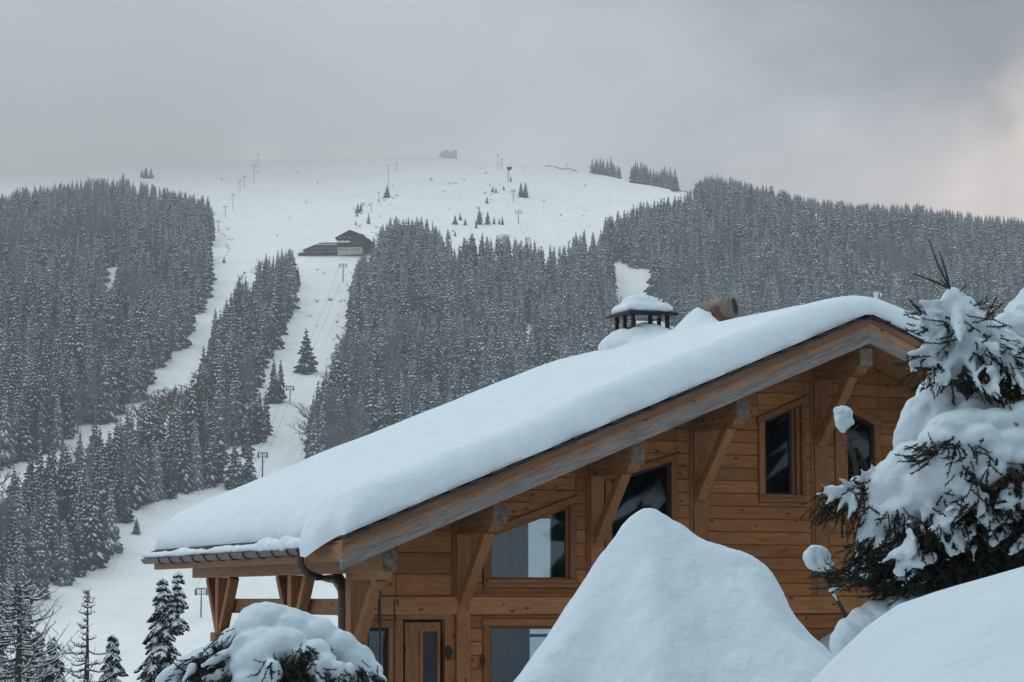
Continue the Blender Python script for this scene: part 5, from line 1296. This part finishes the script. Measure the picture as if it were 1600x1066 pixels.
# ------------------------------------------------------------------ trees in the hollow below the chalet
def valley_spruce(px, py, Y, width, seed, label, sparse=0.0, second=None):
    top = at(px, py, Y); gz = float(ground(top.x, top.y)); H = top.z - gz; rng = random.Random(seed)
    root = empty('spruce_tree', (top.x, top.y, gz)); tag(root, label, 'spruce', 'trees in the hollow')
    t = MB(); t.tube([(0, 0, -.3), (0.05, 0, H * .5), (0, 0, H - .3), (0.02, 0, H)], [.18, .11, .03, .01], 8); t.build('trunk', M['bark'], root)
    b = MB()
    def bough(z, a, R, oz):
        d = Vector((math.cos(a), math.sin(a), 0)); s = Vector((-math.sin(a), math.cos(a), 0))
        n = 7; dr = rng.uniform(.35, .75); pts = [oz + Vector((0, 0, z)) + d * R * (k / (n - 1)) + Vector((0, 0, .18 * R * math.sin(min(1, k / 2.2)) - dr * R * (k / (n - 1)) ** 1.7)) for k in range(n)]
        b.tube(pts, [.02] * 3 + [.014] * 2 + [.008] * 2, 4, 2, cap=False, smooth=False)
        for k in range(1, n):
            p = pts[k]; tt = k / (n - 1); fl = (.16 + .34 * R * (1 - tt * .75)) * rng.uniform(.7, 1.1)
            for sg in (-1, 1):
                for j in range(2):
                    q_ = p.lerp(pts[k - 1], j * .5 + rng.uniform(0, .2)); e = q_ + s * sg * fl * rng.uniform(.6, 1) + d * fl * .55 + Vector((0, 0, -fl * rng.uniform(.35, .9)))
                    m = (q_ + e) / 2 + Vector((0, 0, .04)); w = d * (.045 + .05 * fl) ; dn = Vector((0, 0, -.07 - .10 * fl))
                    b.add([q_, m - w + dn, m, m + w + dn, e], [(0, 1, 2), (0, 2, 3), (1, 4, 2), (2, 4, 3)], 0)
                    if rng.random() < .52:
                        up = Vector((0, 0, .025)); f = rng.uniform(.4, .9)
                        b.add([q_ + up, m - w * f + dn * f * .7 + up, m + up * 2, m + w * f + dn * f * .7 + up, q_.lerp(e, .9) + up], [(0, 1, 2), (0, 2, 3), (1, 4, 2), (2, 4, 3)], 1)
            if k > 1 and rng.random() < .58:      # snow cushions along the bough
                u = Vector((0, 0, .03)); w = s * (.05 + .12 * fl); pa, pb = pts[k - 1], pts[k]
                b.add([pa + u - w, pa + u + w, pb + u + w * .8, pb + u - w * .8, pa + u * 2.6, pb + u * 2.6], [(0, 4, 5, 3), (4, 1, 2, 5), (0, 1, 4), (3, 5, 2)], 1)
    z = H - .12
    while z > max(H * .25, H - 7.5):
        R = width * (H - z) ** .9 * rng.uniform(.75, 1.1) + .08
        for k in range(rng.randint(4, 7)):
            if rng.random() > sparse: bough(z + rng.uniform(-.08, .08), rng.uniform(0, 6.28), R * rng.uniform(.6, 1.1), Vector((0, 0, 0)))
        z -= rng.uniform(.16, .27)
    if second:
        q2 = at(*second, Y) - Vector((top.x, top.y, gz)); zz = q2.z - .1
        t2 = MB(); t2.tube([(0, 0, q2.z - 3), (q2.x * .9, q2.y, q2.z - 1.6), (q2.x, q2.y, q2.z)], [.05, .04, .01], 6); t2.build('leader', M['bark'], root)
        while zz > q2.z - 2.4:
            R = width * (q2.z - zz) * .85 + .08
            for k in range(rng.randint(3, 6)): bough(zz, rng.uniform(0, 6.28), R * rng.uniform(.6, 1.1), Vector((q2.x * min(1, 1 - .1 * (q2.z - zz)), q2.y, 0)))
            zz -= rng.uniform(.16, .26)
    b.build('crown', [M['needles_near'], M['snow_tree'], M['bark']], root, fix=False)
valley_spruce(254, 903, 88, .30, 2, 'twin-topped spruce hung with snow beside the chalet eave', second=(279, 893))
valley_spruce(176, 992, 86, .33, 5, 'short snowy spruce between the dead tree and the twin-topped spruce')
valley_spruce(84, 995, 84, .30, 9, 'small half-bare spruce between the two leafless trees', sparse=.25)
valley_spruce(42, 935, 110, .30, 13, 'dark spruce behind the largest leafless tree', sparse=.1)
valley_spruce(-8, 948, 105, .34, 15, 'dark spruce at the edge behind the largest leafless tree', sparse=.1)
valley_spruce(60, 985, 120, .36, 17, 'broad spruce low in the hollow behind the dead trees')
def bare_tree(px, py, Y, spread, seed, label, z_from, up, n_per):
    top = at(px, py, Y); gz = float(ground(top.x, top.y)); H = top.z - gz; rng = random.Random(seed)
    root = empty('bare_larch', (top.x, top.y, gz)); tag(root, label, 'larch', 'leafless trees in the hollow')
    t = MB(); t.tube([(0, 0, -.3), (0, 0, H * .6), (0.03, 0, H - 2), (0, 0, H)], [.22, .16, .10 if up > .6 else .055, .035 if up > .6 else .008], 8); t.build('trunk', M['bark'], root)
    b = MB()
    z = H - .1
    while z > H - 5.2:
        dz = H - z
        for _ in range(rng.randint(*n_per)):
            R = np.interp(dz, z_from[0], z_from[1]) * rng.uniform(.5, 1.15) * spread; a = rng.uniform(0, 6.28)
            d = Vector((math.cos(a), math.sin(a), 0)); n = 6; cv = rng.uniform(.2, 1) * up
            pts = [Vector((0, 0, z)) + d * R * k / 5 + Vector((rng.gauss(0, .03), rng.gauss(0, .03), R * (-.12 * math.sin(k / 5 * 3) + cv * (k / 5) ** 2 * .7) + rng.gauss(0, .02))) for k in range(n)]
            b.tube(pts, [.028, .024, .02, .016, .011, .006], 4, 0, cap=False, smooth=False)
            for k in range(1, 6):
                if rng.random() < .8:
                    e = pts[k] + Vector((rng.gauss(0, .16), rng.gauss(0, .16), rng.uniform(.05, .3))) * (.4 + .5 * R); b.tube([pts[k], e], [.012, .004], 3, 0, cap=False, smooth=False)
                if rng.random() < .7:
                    w = d.cross(Vector((0, 0, 1))) * .022; u = Vector((0, 0, .02)); pa, pb = pts[k - 1], pts[k]
                    b.add([pa + u - w, pa + u + w, pb + u + w, pb + u - w, pa + u * 2.6, pb + u * 2.4], [(0, 4, 5, 3), (4, 1, 2, 5)], 1)
        z -= rng.uniform(.12, .24)
    b.build('branches', [M['bark'], M['snow_tree']], root, fix=False)
bare_tree(31, 911, 80, 1.0, 3, 'largest leafless tree, its trunk topped with a snow tuft', ([0, .5, 1.5, 5], [.35, 1.2, 1.7, 2.2]), .75, (4, 7))
bare_tree(-12, 925, 84, 1.0, 21, 'leafless tree half hidden at the edge beside the largest one', ([0, .5, 1.5, 5], [.3, 1.0, 1.5, 2.0]), .75, (4, 6))
bare_tree(137, 922, 78, 1.0, 6, 'thin dead tree with a bare spire and a few long limbs', ([0, .6, 1.8, 2.0, 5], [.08, .25, .35, 1.3, 1.8]), .5, (2, 4))

# unseen spruces added to shade the foreground; the farther ones mirror in the windows
for k, (x, y, h) in enumerate([(-7, -6, 13), (-1.5, -8, 15), (4.5, -6, 14), (8.5, -1, 13), (13, 4, 14), (23, 15, 14), (28, 11, 15), (33, 6, 16), (38, 2, 15), (43, -4, 17), (33, 14, 17), (39, 8, 16), (47, 0, 17), (27, 18, 15), (48, -9, 16)]):
    far_spruce((x, y, float(ground(x, y)) - .1), h, k % 6, k * 1.1, 1.35, 'tall snow-dusted spruce added out of view for foreground shade and window reflections', 'spruces around the viewpoint')

# ------------------------------------------------------------------ ski lifts
def pylon(px, py, hp, arm, label, group, kind='chair', lean=0.0):
    p = hit(px, py); h = hp * p.y / F_PX; root = empty('lift_pylon', tuple(p)); root.rotation_euler = (0, lean, 0); tag(root, label, 'pylon', group)
    r = max(.16, .022 * h) if kind == 'chair' else .14
    t = MB(); t.tube([(0, 0, -1), (0, 0, h)], [r * 1.25, r], 10); t.build('mast', M['steel'], root)
    a = arm * p.y / F_PX / 2
    t = MB(); t.box(-a, a, -.14, .14, h - .35, h - .05); t.build('cross_arm', M['steel'], root)
    if kind == 'chair':
        t = MB(); t.box(-a * .92, a * .92, -.08, .08, h - 1.7, h - 1.5); t.build('lower_arm', M['steel'], root)
        for sg in (-1, 1):
            t = MB(); t.box(sg * a - .16, sg * a + .16, -1.3, 1.3, h - 1.9, h - .36); t.build('sheave_frame', M['steel'], root)
            t = MB(); t.box(sg * a * .45 - .07, sg * a * .45 + .07, -.07, .07, h - 1.5, h - .36); t.build('strut', M['steel'], root)
    else:
        for sg in (-1, 1):
            t = MB(); t.box(sg * a - .1, sg * a + .1, -.5, .5, h - .8, h - .36); t.build('sheave_frame', M['steel'], root)
    return p, h, a
chain = []
for px, py, hp, arm, lab in [(314, 965, 45, 17, 'steel lift pylon on the open snow under the eave corner'), (410, 752, 45, 14, 'tall lift pylon beside the spruce clump on the piste'), (453, 633, 30, 11, 'lift pylon next to the dark pair of spruces'), (536, 442, 30, 11, 'lift pylon just below the ski restaurant'),
                             (825, 386, 15, 8, 'lift pylon rising behind the top edge of the middle wood'), (810, 350, 21, 9, 'lift pylon on the scrubby upper slope'), (802, 316, 20, 7, 'slim lift pylon beside the two small spruces')]:
    chain.append(pylon(px, py, hp, arm, lab, 'chairlift pylons'))
def cable(name, ends, label):
    t = MB()
    pts = []
    for a, c in zip(ends[:-1], ends[1:]):
        sag = (c - a).length * .012
        for k in range(12): f = k / 12; pts.append(a.lerp(c, f) - Vector((0, 0, sag * 4 * f * (1 - f))))
    pts.append(ends[-1]); t.tube(pts, .045, 4, 0, smooth=False); tag(t.build(name, M['steel'], fix=False), label, 'cable', 'lift cables')
for sg in (-1, 1):
    cable('lift_cable', [p + Vector((sg * a, 0, h)) for p, h, a in chain[:4]], 'thin %s cable of the lower chairlift' % ('uphill' if sg > 0 else 'downhill'))
    cable('lift_cable', [p + Vector((sg * a, 0, h)) for p, h, a in chain[4:]], 'thin %s cable of the upper chairlift' % ('uphill' if sg > 0 else 'downhill'))
dr = []
for nth, (px, py, hp) in zip(('lowest', 'second', 'third', 'fourth', 'fifth', 'sixth', 'topmost'), [(341, 364, 19), (352, 341, 19), (364, 328, 25), (375, 300, 18), (382, 294, 19), (397, 285, 28), (403, 263, 24)]):
    dr.append(pylon(px, py, hp, 6, '%s pole up the drag lift row beside the wood corner' % nth, 'drag lift poles', 'drag'))
cable('lift_cable', [p + Vector((0, 0, h)) for p, h, a in dr], 'thin rope of the drag lift')
for px, py, hp, arm, lab in [(607, 290, 32, 4, 'lone thin pole above the small spruce on the white slope'), (620, 268, 14, 3, 'short pole in the mist beside the lone thin pole'), (778, 264, 23, 4, 'taller of twin poles on the summit skyline'), (784, 267, 19, 4, 'shorter of twin poles on the summit skyline'), (886, 261, 10, 5, 'small pole on the skyline above the snow fence'), (922, 265, 11, 5, 'small pole beside the skyline wood'), (580, 332, 15, 3, 'thin pole in the gully behind the restaurant'), (592, 318, 18, 3, 'thin pole higher up the gully behind the restaurant')]:
    pylon(px, py, hp, arm, lab, 'poles on the upper slope', 'drag')
# summit lift station box on a mast
p = hit(794, 283); k = p.y / F_PX; root = empty('lift_station', tuple(p)); tag(root, 'dark lift end station on a mast near the summit', 'lift station')
t = MB(); t.tube([(0, 0, -1), (0, 0, 20 * k)], .3, 8); t.build('mast', M['steel'], root)
t = MB(); t.prism([(-2 * k, 19 * k), (5 * k, 19 * k), (6.5 * k, 22 * k), (-2 * k, 22 * k)], -1.2, 1.2); t.build('housing', M['dark_wood'], root)
t = MB(); t.box(-1 * k, 4 * k, -.6, .6, 17 * k, 18.4 * k); t.build('bullwheel', M['steel'], root)
# snow fence along the crest
f0 = [hit(x, y) for x, y in [(852, 257), (868, 262), (876, 266), (890, 265), (901, 269)]]
root = empty('snow_fence', tuple(f0[0])); tag(root, 'low dark snow fence running along the summit crest', 'fence')
for a, c in zip(f0[:-1], f0[1:]):
    for hz_ in (.5, 1.1):
        t = MB(); t.beam(a - f0[0] + Vector((0, 0, hz_)), c - f0[0] + Vector((0, 0, hz_)), .12, .3); t.build('rail', M['grey_wood'], root)
for a in f0:
    t = MB(); v = a - f0[0]; t.box(v.x - .1, v.x + .1, v.y - .1, v.y + .1, v.z - .5, v.z + 1.5); t.build('post', M['grey_wood'], root)

# ------------------------------------------------------------------ far buildings
def restaurant():
    p = hit(545, 398); k = p.y / F_PX
    root = empty('ski_restaurant', tuple(p), math.radians(-4)); tag(root, 'dark wooden ski restaurant with a big gable and a long low annex', 'building')
    X = lambda px: (px - 545) * k
    Z = lambda py: (398 - py) * k
    def part(nm, mt, fn, par=root):
        t = MB(); fn(t); return t.build(nm, M[mt], par)
    base = part('basement', 'plaster', lambda t: t.prism([(X(530), Z(402)), (X(569), Z(400)), (X(569), Z(389.5)), (X(530), Z(389.5))], -7.2, 8))
    for a in (532, 535.4, 541, 544.4, 551, 554.4, 560, 563.4):
        w = part('window', 'far_glass', lambda t: t.box(X(a), X(a + 2.2), -7.26, -7.19, Z(394), Z(392)), base)
    main = part('wall', 'dark_wood', lambda t: t.prism([(X(529.5), Z(389.6)), (X(571), Z(389.6)), (X(571), Z(372)), (X(549.5), Z(364.2)), (X(529.5), Z(374))], -6.6, 8))
    for a in (531.5, 537.5, 546.5, 556, 564):
        part('window', 'plaster' if a < 548 else 'far_glass', lambda t: t.prism([(X(a), Z(375)), (X(a + 4), Z(375)), (X(a + 4.6), Z(373)), (X(a + .8), Z(373.6))], -6.7, -6.59), main)
    for a in (531, 535, 539, 543, 552, 556, 560, 564):
        part('window', 'far_glass', lambda t: t.box(X(a), X(a + 2.6), -6.7, -6.59, Z(381), Z(377)), main)
    # roof slopes with snow-free dark eaves
    rf = part('roof', 'dark_wood', lambda t: (t.prism([(X(526.8), Z(374.6)), (X(549.5), Z(362.6)), (X(549.5), Z(364.1)), (X(526.8), Z(376.2))], -9, 9), t.prism([(X(549.5), Z(362.6)), (X(572.5), Z(371)), (X(572.5), Z(372.6)), (X(549.5), Z(364.1))], -9, 9)))
    part('side_wing', 'dark_wood', lambda t: t.prism([(X(571.2), Z(395)), (X(576.5), Z(394)), (X(579.5), Z(379)), (X(571.2), Z(374))], -5, 7))
    part('side_roof', 'dark_wood', lambda t: t.prism([(X(570), Z(371.8)), (X(581), Z(377.2)), (X(581), Z(378.6)), (X(570), Z(373.2))], -7, 8.5))
    part('balcony', 'grey_wood', lambda t: t.box(X(528.5), X(570), -8.4, -6.62, Z(383.6), Z(382.4)))
    part('balcony_snow', 'snow_tree', lambda t: t.box(X(528.5), X(549.5), -8.5, -6.62, Z(382.4), Z(379.8)))
    an = part('annex_wall', 'grey_wood', lambda t: t.prism([(X(477), Z(399.5)), (X(529.4), Z(397)), (X(529.4), Z(387.3)), (X(494), Z(387.3)), (X(477), Z(393.6))], -7, 6))
    for a in np.arange(480, 528, 4.6):
        part('window', 'far_glass', lambda t: t.box(X(a), X(a + 2.8), -7.07, -6.99, Z(395.6), Z(391.8)), an)
    part('annex_roof', 'dark_wood', lambda t: (t.prism([(X(475.5), Z(393.2)), (X(493.5), Z(385.8)), (X(493.5), Z(387.2)), (X(475.5), Z(394.6))], -8.6, 7), t.prism([(X(493.6), Z(385.8)), (X(529.4), Z(386.2)), (X(529.4), Z(387.2)), (X(493.6), Z(387.2))], -8.6, 7)))
    part('annex_snow', 'snow_tree', lambda t: t.prism([(X(495), Z(385.7)), (X(529.4), Z(386.1)), (X(529.4), Z(384.0)), (X(497), Z(383.6))], -7.8, 6))
    part('upper_annex', 'grey_wood', lambda t: t.box(X(501), X(529), -3, 5, Z(384), Z(381.8)))
    part('upper_annex_roof', 'dark_wood', lambda t: t.box(X(499), X(529.2), -4.5, 6, Z(381.7), Z(380.6)))
    part('terrace', 'grey_wood', lambda t: t.prism([(X(467), Z(400.2)), (X(478), Z(400)), (X(478), Z(397.0)), (X(473), Z(397.4))], -9, 4))
    part('flue', 'steel', lambda t: t.box(X(509), X(509.9), 0, .5, Z(381), Z(377)))
restaurant()
def hut():
    p = hit(701, 247); k = p.y / F_PX; root = empty('summit_hut', tuple(p), math.radians(12)); tag(root, 'small grey hut in the mist on the summit ridge', 'hut')
    X = lambda px: (px - 701) * k
    Z = lambda py: (248 - py) * k
    t = MB(); t.prism([(X(688), Z(249)), (X(713), Z(249)), (X(713), Z(238.5)), (X(706), Z(238.5)), (X(700), Z(240)), (X(694), Z(238.4)), (X(688), Z(243))], -4, 4); t = MB(); t.box(X(689), X(713), -4, 4, Z(250), Z(239.5)); w = t.build('wall', M['grey_wood'], root)
    t = MB(); t.prism([(X(686), Z(244.5)), (X(695), Z(237)), (X(702), Z(239.8)), (X(702), Z(240.8)), (X(695), Z(238.4)), (X(686), Z(246))], -5, 5); t = MB(); t.prism([(X(686.5), Z(243.5)), (X(694), Z(236.8)), (X(702), Z(240)), (X(702), Z(241.5)), (X(686.5), Z(245))], -5, 5); t.build('roof', M['dark_wood'], root)
    t = MB(); t.prism([(X(702.1), Z(240.6)), (X(709), Z(235.6)), (X(714), Z(237.6)), (X(714), Z(239)), (X(702.1), Z(241.5))], -5, 5); t.build('roof', M['dark_wood'], root)
    for a in (692, 697, 704, 708):
        t = MB(); t.box(X(a), X(a + 2.2), -4.1, -3.99, Z(246), Z(243)); t.build('window', M['far_glass'], w)
hut()
# skiers on the white slope, a few pixels tall each
SK = [(478, 318, 'skier in dark clothes high on the wide piste'), (453, 342, 'skier in dark clothes halfway down the wide piste'), (433, 370, 'skier in dark clothes low on the wide piste above the restaurant'), (496, 287, 'skier near the top of the wide piste'), (578, 256, 'skier by the misty crest'), (914, 292, 'skier crossing the bare summit slope'), (890, 380, 'skier above the notch between the woods')]
def person(px, py, label, seed):
    p = hit(px, py); root = None; rng = random.Random(seed)
    me = bpy.data.meshes.new('person'); bm = bmesh.new()
    J = {'pel': (0, 0, .92), 'ch': (0, -.06, 1.32), 'nk': (0, -.08, 1.50), 'hd': (0, -.1, 1.66), 'ls': (-.2, -.06, 1.42), 'le': (-.34, -.16, 1.18), 'lh': (-.36, -.36, 1.05), 'rs': (.2, -.06, 1.42), 're': (.34, -.16, 1.18), 'rh': (.36, -.36, 1.05), 'lk': (-.13, -.14, .5), 'lf': (-.14, .0, .08), 'lt': (-.14, -.16, .05), 'rk': (.13, -.14, .5), 'rf': (.14, .0, .08), 'rt': (.14, -.16, .05)}
    R = {'pel': .15, 'ch': .17, 'nk': .07, 'hd': .12, 'ls': .09, 'rs': .09, 'le': .065, 're': .065, 'lh': .05, 'rh': .05, 'lk': .085, 'rk': .085, 'lf': .07, 'rf': .07, 'lt': .06, 'rt': .06}
    V = {k: bm.verts.new(v) for k, v in J.items()}
    for a, c in (('pel', 'ch'), ('ch', 'nk'), ('nk', 'hd'), ('ch', 'ls'), ('ls', 'le'), ('le', 'lh'), ('ch', 'rs'), ('rs', 're'), ('re', 'rh'), ('pel', 'lk'), ('lk', 'lf'), ('lf', 'lt'), ('pel', 'rk'), ('rk', 'rf'), ('rf', 'rt')): bm.edges.new((V[a], V[c]))
    names = list(J); bm.verts.index_update(); bm.to_mesh(me); bm.free()
    o = bpy.data.objects.new('person', me); COL.objects.link(o)
    m = o.modifiers.new('skin', 'SKIN')
    for i, sv in enumerate(me.skin_vertices[0].data): sv.radius = (R[names[i]],) * 2; sv.use_root = (i == 0)
    o.modifiers.new('sub', 'SUBSURF').levels = 1
    me.materials.append(M['dark_wood']); o.location = p; o.rotation_euler = (0, 0, rng.uniform(-1.5, 1.5)); o.scale = (1.15,) * 3
    tag(o, label, 'person', 'skiers on the piste')
    for sg in (-1, 1):
        t = MB(); t.box(sg * .14 - .05, sg * .14 + .05, -.95, .75, .0, .03); t.build('ski', M['steel'], o)
for i, (a, c, l) in enumerate(SK): person(a, c, l, i)

# ------------------------------------------------------------------ air
def air():
    t = MB(); t.box(-2550, 2550, -2550, 2600, -60, 640); o = t.build('haze', [])
    m = bpy.data.materials.new('haze'); m.use_nodes = True; nt = m.node_tree; nt.nodes.clear()
    out = nd(nt, 'ShaderNodeOutputMaterial'); v = nd(nt, 'ShaderNodeVolumePrincipled')
    v.inputs['Color'].default_value = (0.96, 0.965, 0.975, 1); v.inputs['Density'].default_value = HAZE; v.inputs['Anisotropy'].default_value = 0.0
    nt.links.new(v.outputs[0], out.inputs['Volume']); o.data.materials.append(m)
    tag(o, 'thin winter haze over the valley', kind='stuff')
HAZE = 0.00015
air()
def low_cloud(cx, cy, cz, rx, ry, rz, dens, seed):
    vs = ICO_V * 1.0; me = bpy.data.meshes.new('low_cloud'); me.from_pydata(vs.tolist(), [], ICO_F); me.update()
    m = bpy.data.materials.new('low_cloud'); m.use_nodes = True; nt = m.node_tree; nt.nodes.clear(); L = nt.links.new
    out = nd(nt, 'ShaderNodeOutputMaterial'); v = nd(nt, 'ShaderNodeVolumePrincipled'); v.inputs['Color'].default_value = (1.0, 0.957, 0.94, 1)
    tc = nd(nt, 'ShaderNodeTexCoord'); g = nd(nt, 'ShaderNodeTexGradient', gradient_type='SPHERICAL'); L(tc.outputs['Object'], g.inputs[0])
    nz = nd(nt, 'ShaderNodeTexNoise', inp={'Scale': 3.2, 'Detail': 3.0}); mp = nd(nt, 'ShaderNodeMapping', inp={'Location': (seed, 0, 0), 'Scale': (rx / 300, ry / 300, rz / 120)}); L(tc.outputs['Object'], mp.inputs[0]); L(mp.outputs[0], nz.inputs['Vector'])
    mr = nd(nt, 'ShaderNodeMapRange', inp={1: .35, 2: .7, 3: .25, 4: 1.6}); L(nz.outputs['Fac'], mr.inputs[0])
    sm = nd(nt, 'ShaderNodeMapRange', interpolation_type='SMOOTHSTEP', inp={1: 0, 2: .75, 3: 0, 4: dens}); L(g.outputs['Fac'], sm.inputs[0])
    mu = nd(nt, 'ShaderNodeMath', operation='MULTIPLY'); L(mr.outputs[0], mu.inputs[0]); L(sm.outputs[0], mu.inputs[1]); L(mu.outputs[0], v.inputs['Density'])
    L(v.outputs[0], out.inputs['Volume']); o = link('low_cloud', me, mats=[m]); o.location = (cx, cy, cz); o.scale = (rx, ry, rz)
    tag(o, 'low cloud lying over the summit of the ski hill', kind='stuff')
low_cloud(-360, 1960, 428, 880, 420, 190, 0.0085, 1.0)
